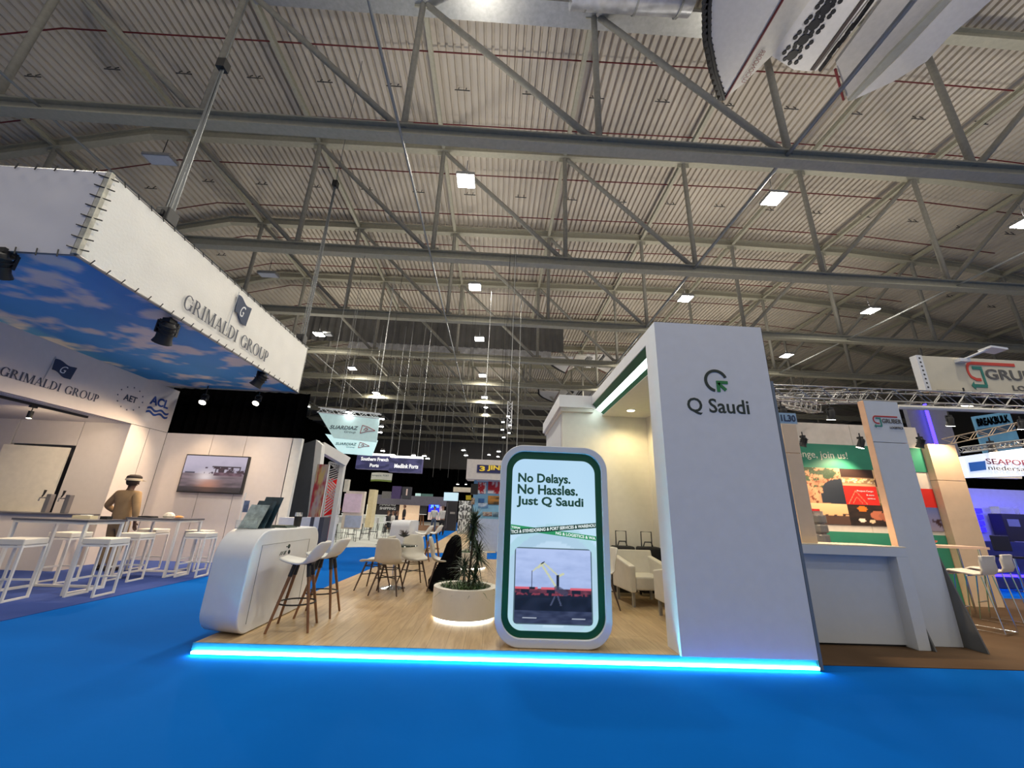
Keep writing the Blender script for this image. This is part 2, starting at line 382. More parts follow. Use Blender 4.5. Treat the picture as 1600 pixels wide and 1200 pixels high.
# sprinkler pipes
for k,y in enumerate((7.9,10.75,13.75,16.55,19.5,22.4,25.4,28.3,31.2,34.2,37.1,40.0)):
    t_ = thing('sprinkler_pipe',f'{(order+["eleventh","twelfth"])[k]} thin dark red sprinkler pipe from the camera, under the roof','pipe',(0,y,17.9),'sprinkler pipes')
    pts = [(x,y,z+.12) for x,z in ROOF if x>-30 and x<40] ; pts = [(-26,y,rz_(-26)+.12)]+pts[0:]
    MB().tube(pts,.03,6).build('pipe',RED,t_)
    b = MB()
    if k < 6:
        for i in range(-9,14):
            x = 1.9*i*1.5+.7; z = rz_(x)+.34
            b.bar((x-.32,y+1.5,z-.1),(x+.32,y+1.5,z-.1),.03); b.bar((x-.16,y+1.45,z-.1),(x-.16,y+1.55,z+.1),.03); b.bar((x+.16,y+1.45,z-.1),(x+.16,y+1.55,z+.1),.03)
        b.build('hanger_clips',mat('dark_clip',(.05,.05,.05)),t_,kind='stuff')
# ---- high bay lamps
LENS = mat('lamp_lens',(1,1,1),.4,emit=60,ecol=(1,.95,.84)); LENSOFF = mat('lamp_lens_off',(.62,.64,.68),.3)
def make_high_bay(loc, lit=True, label='', rot=0, size=(.62,.62)):
    x,y,z = loc; t_ = thing('high_bay_light',label,'ceiling lamp',loc,'high bay lamps')
    b = MB(); b.box(x-size[0]/2,x+size[0]/2,y-size[1]/2,y+size[1]/2,z,z+.10)
    for i in range(5): b.box(x-size[0]/2+.02,x+size[0]/2-.02,y-size[1]/2+.06+i*size[1]/5.5,y-size[1]/2+.08+i*size[1]/5.5,z+.10,z+.16)
    b.build('housing',GALV,t_)
    MB().box(x-size[0]/2+.03,x+size[0]/2-.03,y-size[1]/2+.03,y+size[1]/2-.03,z-.012,z).build('lens',LENS if lit else LENSOFF,t_)
    MB().tube([(x,y,z+.16),(x,y,z+.9)],.012,6).build('hanger',BLACK,t_)
    if lit: area('lamp_light',(x,y,z-.05),.55,.55,LAMP_POWER,LAMP_COL,parent=t_); area('lamp_roof_fill',(x,y,z+.2),.5,.5,ROOF_FILL_POWER,LAMP_COL,(0,0,1),parent=t_)  # upward area is added fill for the roof, not part of the lamp
for px_,py_,lit,lab in ((728,283,1,'large square lit lamp left of centre, the nearest of the lit roof lamps'),(1209,311,1,'lit roof lamp at upper right, beyond the hanging air unit'),
    (742,449,1,'lit roof lamp straight below the nearest one'),(1071,467,1,'lit roof lamp just above the white tower'),(1360,486,1,'lit roof lamp at right above the hanging right hand sign'),
    (749,530,1,'third lit roof lamp of the central row'),(1229,556,1,'lit roof lamp low at right of the white tower'),(754,587,1,'fourth lit roof lamp of the central row'),
    (757,621,1,'fifth lit roof lamp of the central row'),(1604,348,1,'lit roof lamp cut by the right edge of the photo'),(250,250,0,'unlit rectangular roof lamp above the white banner corner'),
    (419,430,0,'unlit roof lamp between the banner and the lit lamps'),(508,523,0,'small unlit roof lamp above the far end of the banner'),(475,634,1,'low lit lamp right beside the far end of the white banner')):
    p = P(px_,py_,Z=12.2 if lit else 12.4)
    if px_==475: p = P(px_,py_,Y=26)
    make_high_bay(p, bool(lit), lab, size=(.62,.62) if lit else (.9,.45))
for i,(x,y) in enumerate(((-1.4,44.6),(-1.4,51),(9.3,38),(19.3,38),(9.3,51),(-12,38),(-12,24.5),(9.3,24.5),(9.3,31),(19.3,31),(-12,31))):
    make_high_bay((x,y,12.2),True,'distant lit roof lamp, '+('central row','central row, furthest','right hand row','far right row, furthest','right hand row, furthest','left row, furthest','left row, nearest','right hand row, nearest','right hand row, second','far right row','left row, second')[i])
# ---- smoke curtain with silver edge and ducts
t_ = thing('smoke_curtain','grey fabric smoke curtain with silver lower edge across the roof behind the fourth truss','curtain',(-5,29.5,14))
b = MB(); k = 70
pts = [Vector((-15.5+20.5*i/k, 29.5+(.10 if i%2 else -.10), 0)) for i in range(k+1)]
for i in range(k): b.add([pts[i]+Vector((0,0,13.9)),pts[i+1]+Vector((0,0,13.9)),pts[i+1]+Vector((0,0,16.3)),pts[i]+Vector((0,0,16.3))],[(0,1,2,3)])
b.build('curtain_cloth',mat('curtain_grey',(.16,.155,.145),.8,noise=.15,scale=1),t_)
b = MB()
for i in range(36):
    x = -12+16*i/36; d = random.uniform(.3,.7); b.add([(x,29.3,13.2+random.uniform(-.1,.1)),(x+.46,29.3+random.uniform(-.1,.1),13.2),(x+.46,29.5,13.95),(x,29.5,13.95)],[(0,1,2,3)])
b.build('silver_edge',mat('silver_foil',(.62,.64,.70),.3,.6,noise=.2,scale=3),t_)
# silver duct and gutter band across the top of the frame
t_ = thing('air_duct','silver insulated air duct crossing at the very top of the picture','duct',(5,8.6,18.2))
MB().tube([(1.7,8.1,17.4),(5.6,8.1,17.5)],.55,18).build('duct_shell',mat('silver_foil',(.62,.64,.70)),t_,smooth=True)
b = MB()
for i in range(6): b.lathe([(.58,-.04),(.58,.04)],(0,0,0),18)
for i,x in enumerate((2.2,3.8,5.2)):
    MB().tube([(x-.03,8.1,17.45),(x+.03,8.1,17.45)],.58,18).build('duct_band',GALV,t_)
MB().box(-9,8,8.65,9.4,17.75,17.9).build('gutter_tray',GALV,t_)
# ---- hanging air unit (white sails with nozzle plate)
WSAIL = mat('sail_white',(.60,.58,.56),.6,noise=.04)
def at15(px_,py_,z=15): return P(px_,py_,Z=z)
au = thing('air_unit','huge white hanging air unit with black nozzle plate at top right','air unit',at15(1230,80))
def sheet(name, pts, z, m, th=.12, zs=None):
    MB().prism([at15(a,c,z) for a,c in pts],(0,0,th)).build(name,m,au)
sheet('left_sail',[(1132,155),(1118,110),(1110,60),(1110,10),(1118,-40),(1140,-110),(1285,-110),(1222,0),(1190,55)],15.0,WSAIL)
sheet('left_skirt',[(1134,153),(1148,124),(1190,58),(1222,3),(1288,-110),(1352,-110),(1262,5),(1205,88),(1160,132)],15.25,mat('sail_warm',(.56,.53,.47),.6))
b = MB(); edge = [(1132,155),(1118,112),(1108,60),(1108,10),(1116,-40),(1138,-110)]
b.tube([at15(*p,14.98) for p in edge],.06,6); 
for (a,c),(d,e) in zip(edge,edge[1:]):
    for i in range(5):
        t0 = (i+.5)/5; q = at15(a+(d-a)*t0-2,c+(e-c)*t0,15.0); b.box(q.x-.10,q.x+.05,q.y-.12,q.y+.12,14.95,15.25)
b.build('edge_lashing',BLACK,au,kind='stuff')
MB().tube([at15(1132,156,14.97),at15(1190,57,14.97),at15(1222,2,14.97),at15(1287,-110,14.97)],.035,6).build('trim_tube',RED,au)
sheet('nozzle_plate',[(1205,87),(1240,109),(1268,112),(1355,0),(1440,-110),(1350,-110),(1262,3)],15.35,WSAIL)
b = MB()
for k in range(7):
    cx = 1238+(1300-1238)*k/3.6; cy = 86-(86-0)*k/3.6
    def disc(px_,py_,r):
        q = at15(px_,py_,15.33); MB().lathe([(r,-.02),(r,.02)],q,14).build('air_nozzle',BLACK,au)
    disc(cx,cy,.15)
    for a in range(8):
        disc(cx+13*math.cos(a*PI/4+.3), cy+13*math.sin(a*PI/4+.3), .06)
b = MB(); b.prism([at15(*p,15.3) for p in ((1266,110),(1271,110),(1352,0),(1432,-110),(1426,-110),(1346,0))],(0,0,.03)); b.build('groove',mat('groove_dark',(.06,.045,.04)),au)
sheet('side_plate',[(1272,112),(1287,104),(1372,0),(1460,-110),(1436,-110),(1358,0)],15.4,WSAIL)
b = MB()
for i in range(24):
    t0 = i/23; q = at15(1286+(1450-1286)*t0,104-(214)*t0+random.uniform(-1.5,1.5),15.3); b.box(q.x-.035,q.x+.035,q.y-.13,q.y+.13,15.3,15.4)
b.build('strap_row',BLACK,au,kind='stuff')
sheet('right_sail',[(1306,98),(1325,158),(1345,140),(1420,60),(1478,0),(1590,-110),(1462,-110),(1378,0)],15.2,mat('sail_grey',(.40,.38,.36),.6,noise=.06))
sheet('right_keel',[(1325,158),(1332,157),(1410,82),(1487,0),(1600,-110),(1588,-110),(1474,0),(1390,85)],15.1,mat('keel_grey',(.30,.30,.27),.5))
sheet('outer_sail',[(1336,155),(1395,128),(1448,96),(1480,60),(1515,30),(1555,-5),(1680,-110),(1602,-110),(1488,0),(1412,82)],15.25,WSAIL)
MB().tube([at15(1305,108,15.15),at15(1318,156,15.1)],.035,6).build('trim_tube',RED,au)
b = text('unit_lettering','LUCIONODER',(0,0,0),1,1,mat('faded_red',(.25,.06,.06)),None)
A = at15(1158,128,15.2); B = at15(1190,77,15.2); me = b.data
u_ = (B-A); v_ = Vector((-u_.y,u_.x,0)).normalized()*-.16
for v in me.vertices: v.co = A + u_*v.co.x - v_*v.co.z*1.0 + Vector((0,0,-.01)) - au.location
b.parent = au
k2 = copy_tree(au); q = P(905,575,Z=15); k2.location = q; k2['label'] = 'white hanging air unit far away, left of the white tower top'
k3 = copy_tree(au); k3.location = P(888,606,Z=15)+Vector((0,3,-.4)); k3['label'] = 'smallest white hanging air unit, furthest down the hall'
# rigging wires
for i,(px_,y_,z0) in enumerate(((535,14.95,5.2),(548,20.85,5.0),(573,20.85,5.2),(625,26.75,4.2),(655,20.85,4.2),(690,32.65,4),(700,26.75,4.0),(712,32.65,4.0),(760,32.65,4),(790,38.55,5.5),(820,38.55,5))):
    p = P(px_,600,Y=y_); tag(MB().tube([(p.x,y_,z0),(p.x,y_,12)],.009,5).build('rigging_wire',mat('wire_grey',(.16,.16,.16),.5,.3)),f'thin rigging wire hanging from the roof, {(order+["eleventh"])[i].replace("nearest","first")} from the left','wire','distant rigging wires')
# ================================================================ MIDDLE STAND
LED = mat('led_strip',(.6,.95,1),.4,emit=60,ecol=(.12,.80,1.0)); LEDW = mat('led_white',(1,1,1),.4,emit=9,ecol=(.80,1,.97))
pf = thing('stand_platform','low oak floored platform of the middle stand with glowing cyan front edge','platform',(-2.9,4.69,0))
b = MB(); b.prism([(-2.9,4.69,.04),(3.42,4.69,.04),(3.42,8.5,.04),(1.36,8.5,.04),(1.36,13.2,.04),(-2.7,13.2,.04),(-2.86,7.4,.04)],(0,0,.06)); b.build('oak_floor',WOODF,pf)
MB().prism([(-2.84,4.76,.0),(3.38,4.76,.0),(3.38,8.4,.0),(1.3,8.4,.0),(1.3,13.1,.0),(-2.6,13.1,.0)],(0,0,.04)).build('plinth',BLACK,pf)
MB().box(-2.9,3.42,4.675,4.69,.04,.104).build('edge_trim',mat('blue_alu',(.10,.28,.45),.25,.6),pf)
MB().box(-2.88,3.42,4.645,4.675,.016,.037).build('led_strip',LED,pf)
# --- white tower
tw = thing('tower_wall','tall white tower with green and black ring logo at the right end of the middle stand','tower',(2.7,4.8,.1))
MB().box(1.985,3.415,4.64,4.98,.104,3.885).build('tower_body',WHITE,tw)
def arcpts(cx,cz,r,a0,a1,n=28): return [(cx+r*math.cos(math.radians(a0+(a1-a0)*i/n)),cz+r*math.sin(math.radians(a0+(a1-a0)*i/n))) for i in range(n+1)]
cx,cz = 2.715,3.105
o_ = arcpts(cx,cz,.150,20,258); i_ = arcpts(cx,cz,.115,20,258)
b = MB()
for k in range(len(o_)-1): b.prism([(p[0],4.632,p[1]) for p in (o_[k],o_[k+1],i_[k+1],i_[k])],(0,.008,0))
b.build('ring_logo',INK,tw)
b = MB(); q = lambda x,z:(cx+x,4.630,cz+z)
b.prism([q(0,0),q(.145,0),q(.145,-.038),q(0,-.038)],(0,.01,0)); b.prism([q(0,-.03),q(.04,-.03),q(.04,-.145),q(0,-.145)],(0,.01,0))
b.prism([q(.035,-.02),q(.125,-.105),q(.098,-.135),q(.015,-.045)],(0,.0105,0)); b.build('arrow_logo',mat('leaf_green',(.02,.22,.06)),tw)
text('tower_lettering','Q Saudi',(2.315,4.64,2.655),.775,.215,INK,tw,bold=.012)
MB().box(3.415,3.50,4.70,4.80,0,3.16).build('edge_post',mat('bluegrey_panel',(.16,.20,.25),.5),tw)
MB().box(3.417,3.424,4.645,4.98,.0,3.88).build('dark_seam',BLACK,tw)  # black strip along the seam between tower and edge post
# --- niche: canopy, walls
cn = thing('niche_canopy','white canopy with glowing green edged light strip joining the tower to the back block','canopy',(2.6,6.5,3.5))
MB().box(1.985,3.4,4.98,8.3,3.70,3.885).build('roof_slab',WHITE,cn)
MB().box(2.24,3.3,4.98,8.3,3.50,3.54).build('soffit_panel',WARMW,cn)
def band(x0,z0,x1,z1,name,m): MB().prism([(x0,4.98,z0),(x1,4.98,z1),(x1+.02,4.98,z1+.02),(x0+.02,4.98,z0+.02)],(0,3.2,0)).build(name,m,cn)
band(2.0,3.70,2.09,3.615,'green_band',GREEN); band(2.09,3.615,2.18,3.555,'light_strip',LEDW); band(2.18,3.555,2.25,3.50,'green_band',mat('mid_green',(.02,.20,.10)))
dl = thing('downlight','round lit downlight in the canopy ceiling of the niche','ceiling lamp',(2.67,7.7,3.5))
MB().lathe([(.09,-.012),(.09,.0),(.075,.0)],(2.67,7.7,3.5),24).build('rim',WHITE,dl); MB().lathe([(.07,-.016),(.07,-.011)],(2.67,7.7,3.5),20).build('lens',mat('warm_lens',(1,.9,.6),.4,emit=25,ecol=(1,.86,.5)),dl)
spot('niche_light',(2.67,7.7,3.46),(2.67,7.7,0),75,(1,.80,.42),ang=150,blend=.8,parent=dl)
nw = thing('niche_back_wall','cream back wall of the niche with the projecting corniced block at its left end','wall panel',(2.3,8.3,.1))
MB().box(1.38,3.3,8.3,8.42,.104,3.72).build('back_panel',WARMW,nw)
MB().box(1.38,2.0,8.51,11.0,0,3.66).build('side_block',WHITE,nw)
MB().box(1.29,2.06,8.12,11.1,3.62,3.885).build('cornice',WHITE,nw); MB().box(1.34,2.03,8.2,11.04,3.55,3.62).build('cornice_step',WARMW,nw)
rw = thing('niche_side_wall','cream right hand wall of the niche with a rounded green graphic','wall panel',(3.2,6.6,.1))
MB().box(3.2,3.4,4.98,8.3,.104,3.7).build('wall_panel',WARMW,rw)
gp = [(3.195,y,z) for y,_,z in [(a[0],0,a[2]) for a in rrect(5.5,7.86,1.45,3.28,.28)]]
MB().prism(gp,(.004,0,0)).build('green_frame',mat('leaf_green2',(.05,.26,.03)),rw)
gp = [(3.19,a[0],a[2]) for a in rrect(5.6,7.78,1.55,2.85,.22)]
MB().prism(gp,(.004,0,0)).build('photo_print',mat('grey_photo',(.10,.13,.14),.5,noise=.6,scale=3),rw)
# --- kiosk
kk = thing('display_kiosk','freestanding rounded white display kiosk with green band and glowing advertising screen','kiosk',(.695,4.95,.1))
YK = 4.77
outer = rrect(.065,1.325,.104,2.215,.27,YK,10)
inner = rrect(.135,1.255,.19,2.14,.215,YK,10)
MB().ring(outer,inner,(0,.30,0)).build('kiosk_frame',WHITE,kk,smooth=True,bevel=.008)
g2 = rrect(.205,1.185,.255,2.055,.15,YK+.03,10); g1 = rrect(.135,1.255,.19,2.14,.215,YK+.03,10)
MB().ring(g1,g2,(0,.02,0)).build('green_band',GREEN,kk)
MB().prism(rrect(.14,1.25,.19,2.13,.2,YK+.27,8),(0,.02,0)).build('back_panel',WHITE,kk)
YS = YK+.045
def kp(u,v):
    x,y = (u-.5)*.98,(v)*1.80
    c = mix(S(178,214,240),S(205,236,250),(1-v)*.9+.25*nz(u,v,2,1))
    d = math.hypot((u-.5)*.98, (v-.26)*1.80)
    if v < .62:
        if .42 < d < .52: c = mix(c,S(150,180,205),.5)
        elif .52 <= d < .60: c = mix(c,S(160,205,215),.6)
        elif d <= .42: c = mix(c,S(190,205,230),.3)
    return c
SCR = print_mat('screen_print',emit=1.0,rough=.25)
# rounded screen sheet: clipped paint grid behind the green ring
scr_ = paint('screen',(.19,YS,.24),1.01,1.83,50,90,kp,SCR,kk)
def emis(name,col,e): return mat(name,(.02,.02,.02),.3,emit=e,ecol=col)
TXT = emis('screen_text',S(10,62,48),.9)
for s_,x0,x1,z0,hh in (('No Delays.',.275,.895,1.753,.137),('No Hassles.',.272,.980,1.650,.112),('Just Q Saudi',.266,1.045,1.500,.128)):
    text('screen_lettering',s_,(x0,YS-.001,z0),x1-x0,hh,TXT,scr_,bold=.032,th=.003)
GB = emis('screen_green',S(40,150,95),.9); DB = emis('screen_dark',S(12,60,45),.9); SW = emis('screen_white',(.8,.9,.9),1)
q = lambda x,z,d=0:(x,YS-.002-d,z)
MB().prism([q(.207,1.262),q(1.183,1.165),q(1.183,1.215),q(.207,1.312)],(0,-.001,0)).build('ribbon_green',GB,kk)
MB().prism([q(.207,1.20,.002),q(1.183,1.305,.002),q(1.183,1.360,.002),q(.207,1.255,.002)],(0,-.001,0)).build('ribbon_dark',DB,kk)
t1 = text('ribbon_lettering','TICS & STEVEDORING & PORT SERVICES & WAREHOU',(.212,YS-.005,0),.965,.034,SW,kk,bold=.03,th=.001)
for v in t1.data.vertices: v.co.z += 1.213+(v.co.x+.695-.212)*.1075
t2 = text('ribbon_lettering','NG & LOGISTICS & WA',(.72,YS-.004,0),.455,.032,SW,kk,bold=.03,th=.001)
for v in t2.data.vertices: v.co.z += 1.272-(v.co.x+.695-.207)*.0994
t3 = text('ribbon_lettering','TERM',(.212,YS-.004,0),.10,.022,SW,kk,bold=.03,th=.001)
for v in t3.data.vertices: v.co.z += 1.274-(v.co.x+.695-.207)*.0994
def crane(u,v):
    x,y = u*100,v*100
    c = mix(S(150,170,215),S(178,196,238),v+.4*fbm(u,v*3,5,2))
    if v < .46: c = mix(S(120,60,75),S(60,30,45),nz(u,v,14,3)+.5) if v > .36 and (int(u*9+.3)%3!=1) else S(20,22,38)
    if .44<v<.475 and (x<30 or 34<x<58 or x>72): c = S(215,95,110)
    if .36<v<.40: c = mix(S(150,60,75),S(20,22,35),abs(nz(u,v,22,5))*3)
    if v < .34: c = mix(S(12,15,30),S(30,35,55),nz(u,v,8,4)+.3)
    if v < .17: c = mix(S(38,45,70),S(60,68,95),nz(u*.3,v,30,6)+.5)
    L = lambda a,b_,c_,d,w_: segd(x,y,a,b_,c_,d) < w_
    Y_ = S(200,205,170); K = S(22,25,40)
    if L(34,79,54,48,1.3) or L(38,80,57,63,1.0) or L(34,79,23,69,.9) or L(38,80,30,73,.8): c = Y_
    if L(57,63,63,66,1.6): c = Y_
    if L(34,79,38,82,.8) : c = K
    if L(22,69,22,48,.5) or L(20,46,25,46,1.4): c = K
    if L(56,63,56,46,2.0): c = K
    if L(55,46,66,40,4): c = mix(c,S(60,62,85),.8)
    if L(52,36,47,24,1) or L(56,36,60,24,1): c = S(70,75,100)
    if v<.10 and abs(x-50)>10 and abs(y-7)<.8 and (10<x<29 or 74<x<91): c = S(190,200,215)
    return c
MB().prism(rrect(.262,1.125,.315,1.075,.045,YS-.001,5),(0,-.002,0)).build('photo_border',emis('screen_slate',S(90,115,125),.7),kk)
paint('crane_photo',(.275,YS-.004,.325),.838,.738,110,100,crane,SCR,scr_)
# --- counter with a rounded outline
ct = thing('reception_counter','white rounded slab counter at the left front corner of the middle stand','counter',(-2.8,5.7,.1))
def yz(pts): return [(-3.06,y+.13,z) for y,z in pts]
prof = []
def arc2(cy,cz,r,a0,a1,n=10):
    for i in range(n+1):
        a = math.radians(a0+(a1-a0)*i/n); prof.append((cy+r*math.cos(a),cz+r*math.sin(a)))
arc2(5.02,.34,.235,180,270); arc2(6.25,.30,.195,270,360); arc2(6.30,.93,.215,0,90); arc2(5.10,.83,.315,90,178)
prof = [(y,max(z,.105)) for y,z in prof]
MB().prism(yz(prof),(.47,-.13,0)).build('counter_body',WHITE,ct,smooth=True,bevel=.012)
b = MB(); z_=.985
for a,c in (((4.98,.2),(4.98,.985)),((4.98,.985),(6.2,.985)),((6.2,.985),(6.2,.2))): b.bar((-2.588,a[0],a[1]),(-2.588,c[0],c[1]),.006,.004)
b.build('door_joint',mat('joint_grey',(.30,.30,.28)),ct)
b = MB(); b.lathe([(.022,0),(.022,.006)],(0,0,0),12); b2 = MB()
for y,z,r in ((5.62,.93,.026),(5.65,.86,.024)):
    b2.tube([(-2.59,y,z),(-2.583,y,z)],r,12)
b2.tube([(-2.587,5.55,.93),(-2.587,5.62,.93)],.006,5)
for y in (5.42,5.46,5.51,5.54): b2.tube([(-2.586,y,.84),(-2.586,y+.03,.88)],.005,4)
b2.build('counter_emblem',INK,ct)
# --- things on the counter
bh = thing('brochure_holder','clear acrylic holder with stepped pale brochures on the near end of the counter','holder',(-2.95,5.28,1.145))
for k in range(3):
    x = -3.02+.08*k*0; y = 5.18+.09*k; z = 1.15
    b = MB(); b.prism([(-3.02+.03*k,y,z),(-2.80+.03*k,y,z),(-2.76+.03*k,y+.10,z+.27+.05*k),(-2.98+.03*k,y+.10,z+.27+.05*k)],(0,.012,0)); b.build('brochure',mat('brochure_dark',(.02,.05,.07),.4,noise=.5) if k else mat('brochure_pale',(.35,.42,.40),.4,noise=.35,scale=18),bh)
MB().box(-3.03,-2.74,5.13,5.48,1.146,1.152).box(-3.03,-2.78,5.13,5.136,1.15,1.24).build('holder_base',GLASS,bh)
bg = thing('paper_bag','small stack of dark leaflets lying on the counter','leaflets',(-2.8,5.75,1.145)); MB().box(-2.93,-2.66,5.62,5.9,1.146,1.16).box(-2.9,-2.7,5.66,5.88,1.16,1.175).build('leaflet_stack',mat('leaflet_green',(.08,.11,.09),.4,noise=.5),bg)
bk = thing('jar','dark cup with a clear lid standing at the far end of the counter','cup',(-2.75,6.2,1.145))
MB().lathe([(.045,0),(.05,.13),(.05,.135)],(-2.78,6.15,1.147),16).build('cup',BLACK,bk); MB().lathe([(.05,.135),(.048,.19)],(-2.78,6.15,1.147),16).build('clear_lid',GLASS,bk)
# --- seat shell generator
def shell(name, prof, width, m, parent, curl=.05, wings=0, th=.018, nu=8):
    """prof: (y,z,w,curl) stations from seat front to top of back"""
    vs=[]; n=len(prof)
    for (y,z,wd,cu) in prof:
        for i in range(nu+1):
            u=-1+2*i/nu; vs.append((u*wd*width/2, y+ (0 if cu<0 else -cu*u*u*(1 if z>.55 else 0)), z+abs(cu)*u*u*(1 if z<=.55 else 0)))
    fs=[(j*(nu+1)+i,j*(nu+1)+i+1,(j+1)*(nu+1)+i+1,(j+1)*(nu+1)+i) for j in range(n-1) for i in range(nu)]
    me=bpy.data.meshes.new(name); me.from_pydata(vs,[],fs); me.materials.append(m); me.polygons.foreach_set('use_smooth',[True]*len(fs))
    o=bpy.data.objects.new(name,me); COL.objects.link(o); o.parent=parent
    s=o.modifiers.new('thickness','SOLIDIFY'); s.thickness=th; s.offset=0
    d=o.modifiers.new('round','SUBSURF'); d.levels=1; d.render_levels=1
    return o
def cone_leg(parent, a, c, r0, r1, m, sleeve=None):
    a=Vector(a); c=Vector(c); lg=MB().tube([a,c],[r0,r1],10).build('leg',m,parent,smooth=True)
    if sleeve: MB().tube([a,a+(c-a)*sleeve],[r0*1.15,r0*1.12],10).build('leg_sleeve',BLACK,lg,smooth=True)
def shell_chair():
    t_=thing('shell_chair','','chair')
    shell('seat_shell',[(-.22,.435,.80,.015),(-.19,.465,.92,.02),(-.05,.455,1,.035),(.10,.455,.98,.045),(.18,.50,.95,.06),(.215,.60,.96,.07),(.245,.74,.92,.06),(.27,.85,.78,.04),(.275,.875,.62,.03)],.47,LEATHER,t_,th=.03)
    for sx in (-1,1):
        for sy in (-1,1): cone_leg(t_,(sx*.12,sy*.11,.44),(sx*.23,sy*.22,0),.018,.011,WOODD)
    b=MB()
    for a,c in (((-.17,-.16,.25),(.17,.16,.25)),((-.17,.16,.25),(.17,-.16,.25)),((-.14,-.13,.38),(.14,-.13,.38)),((-.14,.13,.38),(.14,.13,.38)),((-.14,-.13,.38),(-.14,.13,.38)),((.14,-.13,.38),(.14,.13,.38))): b.tube([a,c],.008,6)
    b.build('leg_brace',BLACK,t_)
    return t_
proto = shell_chair()
kids = None
chairs = [(-2.03,7.78,-100,'cream shell chair left of the round table, seen side on'),(-1.70,7.42,178,'cream shell chair nearest the camera at the round table, seen from behind'),
          (-1.45,8.28,25,'cream shell chair at the far side of the round table'),(-.88,7.95,95,'cream shell chair on the right with a black coat over its back')]
for i,(x,y,a,lab) in enumerate(chairs):
    o=place(proto,(x,y,.1),math.radians(a),lab,i==0); o['group']='cream shell chairs at the round table'
rt = thing('round_table','small round dark glass table on a chrome pedestal between the shell chairs','table',(-1.72,7.92,.1))
MB().lathe([(.36,.70),(.365,.705),(.365,.712),(.36,.715)],(-1.72,7.92,.1),32).build('table_top',mat('dark_glass',(.02,.035,.03),.06),rt,smooth=True)
MB().lathe([(.22,0),(.22,.01),(.12,.03),(.03,.05),(.03,.62),(.06,.70)],(-1.72,7.92,.1),28).build('pedestal',CHROME,rt,smooth=True)
gl = thing('stemmed_bowl','smoky stemmed glass bowl with small plant on the round table','vase',(-1.62,7.95,.815))
MB().lathe([(.06,0),(.06,.005),(.008,.012),(.008,.13),(.07,.15),(.11,.18)],(-1.62,7.95,.816),20).build('bowl',GLASS,gl,smooth=True)
b=MB()
for i in range(70):
    a=random.uniform(0,2*PI); r=random.uniform(.02,.11); b.bar((-1.62,7.95,.97),(-1.62+r*math.cos(a),7.95+r*math.sin(a),.99+random.uniform(0,.09)),.006,.003)
b.build('dry_twigs',mat('twig',(.10,.08,.07)),gl,kind='stuff')
sc_ = thing('scarf','crumpled dark green cloth lying on the round table','cloth',(-1.85,7.85,.815))
b=MB(); nx=18
for j in range(nx+1):
    for i in range(nx+1):
        u,v=i/nx-.5,j/nx-.5; e=max(0,1-(u*u+v*v)*3.6); b.v.append(Vector((-1.86+u*.42,7.83+v*.28,.817+.07*e*(.6+fbm(u,v,4,9)*.6))))
b.f=[(j*(nx+1)+i,j*(nx+1)+i+1,(j+1)*(nx+1)+i+1,(j+1)*(nx+1)+i) for j in range(nx) for i in range(nx)]
b.build('cloth',mat('dark_cloth',(.015,.03,.025),.9,noise=.4,scale=20),sc_,smooth=True)
# coat over the chair on the right
co = thing('black_coat','long black coat draped over the back of the right hand shell chair','coat',(-.72,7.95,.95))
b=MB(); secs=[(.03,.08,1.02,-.66),(.08,.15,.985,-.66),(.13,.20,.87,-.69),(.17,.23,.66,-.72),(.22,.26,.44,-.78),(.27,.30,.22,-.84),(.25,.29,.125,-.85)]
n=20
for (rx,ry,z,cx_) in secs:
    for k in range(n):
        a=2*PI*k/n; f=1+.10*math.sin(5*a+z*3)+.05*math.sin(9*a); b.v.append(Vector((cx_+rx*f*math.cos(a),7.95+ry*f*math.sin(a),z+.02*math.sin(7*a)*(z<.3))))
for j in range(len(secs)-1):
    for k in range(n): b.f.append((j*n+k,j*n+(k+1)%n,(j+1)*n+(k+1)%n,(j+1)*n+k))
b.f.append(tuple(range(n))); b.build('coat_cloth',mat('black_wool',(.003,.003,.004),.95,noise=.3,scale=15,spec=.05),co,smooth=True)
# --- bar stools with shell seats
def bar_stool():
    t_=thing('shell_bar_stool','','bar stool')
    shell('seat_shell',[(-.235,.745,.55,.01),(-.20,.735,.86,.015),(-.05,.70,1,.035),(.08,.69,1,.06),(.16,.73,1.0,.10),(.21,.81,.98,.12),(.25,.90,.85,.10),(.262,.93,.7,.07)],.47,mat('stool_white',(.70,.69,.65),.4,noise=.02),t_,th=.03)
    for sx in (-1,1):
        for sy in (-1,1): cone_leg(t_,(sx*.07,sy*.07,.70),(sx*.215,sy*.215,0),.021,.013,WOODL,.22)
    b=MB(); b.tube([(.20*math.cos(2*PI*k/24),.20*math.sin(2*PI*k/24),.27) for k in range(25)],.009,6,cap=False); b.build('foot_ring',BLACK,t_,smooth=True)
    MB().box(-.11,.11,-.11,.11,.675,.695).build('seat_plate',BLACK,t_)
    return t_
bs = bar_stool()
for i,(x,y,a,lab) in enumerate(((-2.22,5.28,-80,'nearest white shell bar stool at the counter, with walnut legs'),(-2.20,5.92,-85,'second white shell bar stool, behind the nearest at the counter'),
        (-1.95,12.2,-78,'left one of the two distant white bar stools with wooden legs beyond the round table'),(-1.75,12.85,-78,'right one of the two distant white bar stools beyond the round table'))):
    o=place(bs,(x,y,.1),math.radians(a),lab,i==0); o['group']='white shell bar stools'
fc = thing('far_counter','rounded white counter at the far end of the middle stand','counter',(-2.5,12,.1))
b=MB(); b.prism([(-2.75,x,z) for x,_,z in rrect(11.6,13.0,.105,1.145,.16)],(.5,0,0)); b.build('counter_body',WHITE,fc,smooth=True)
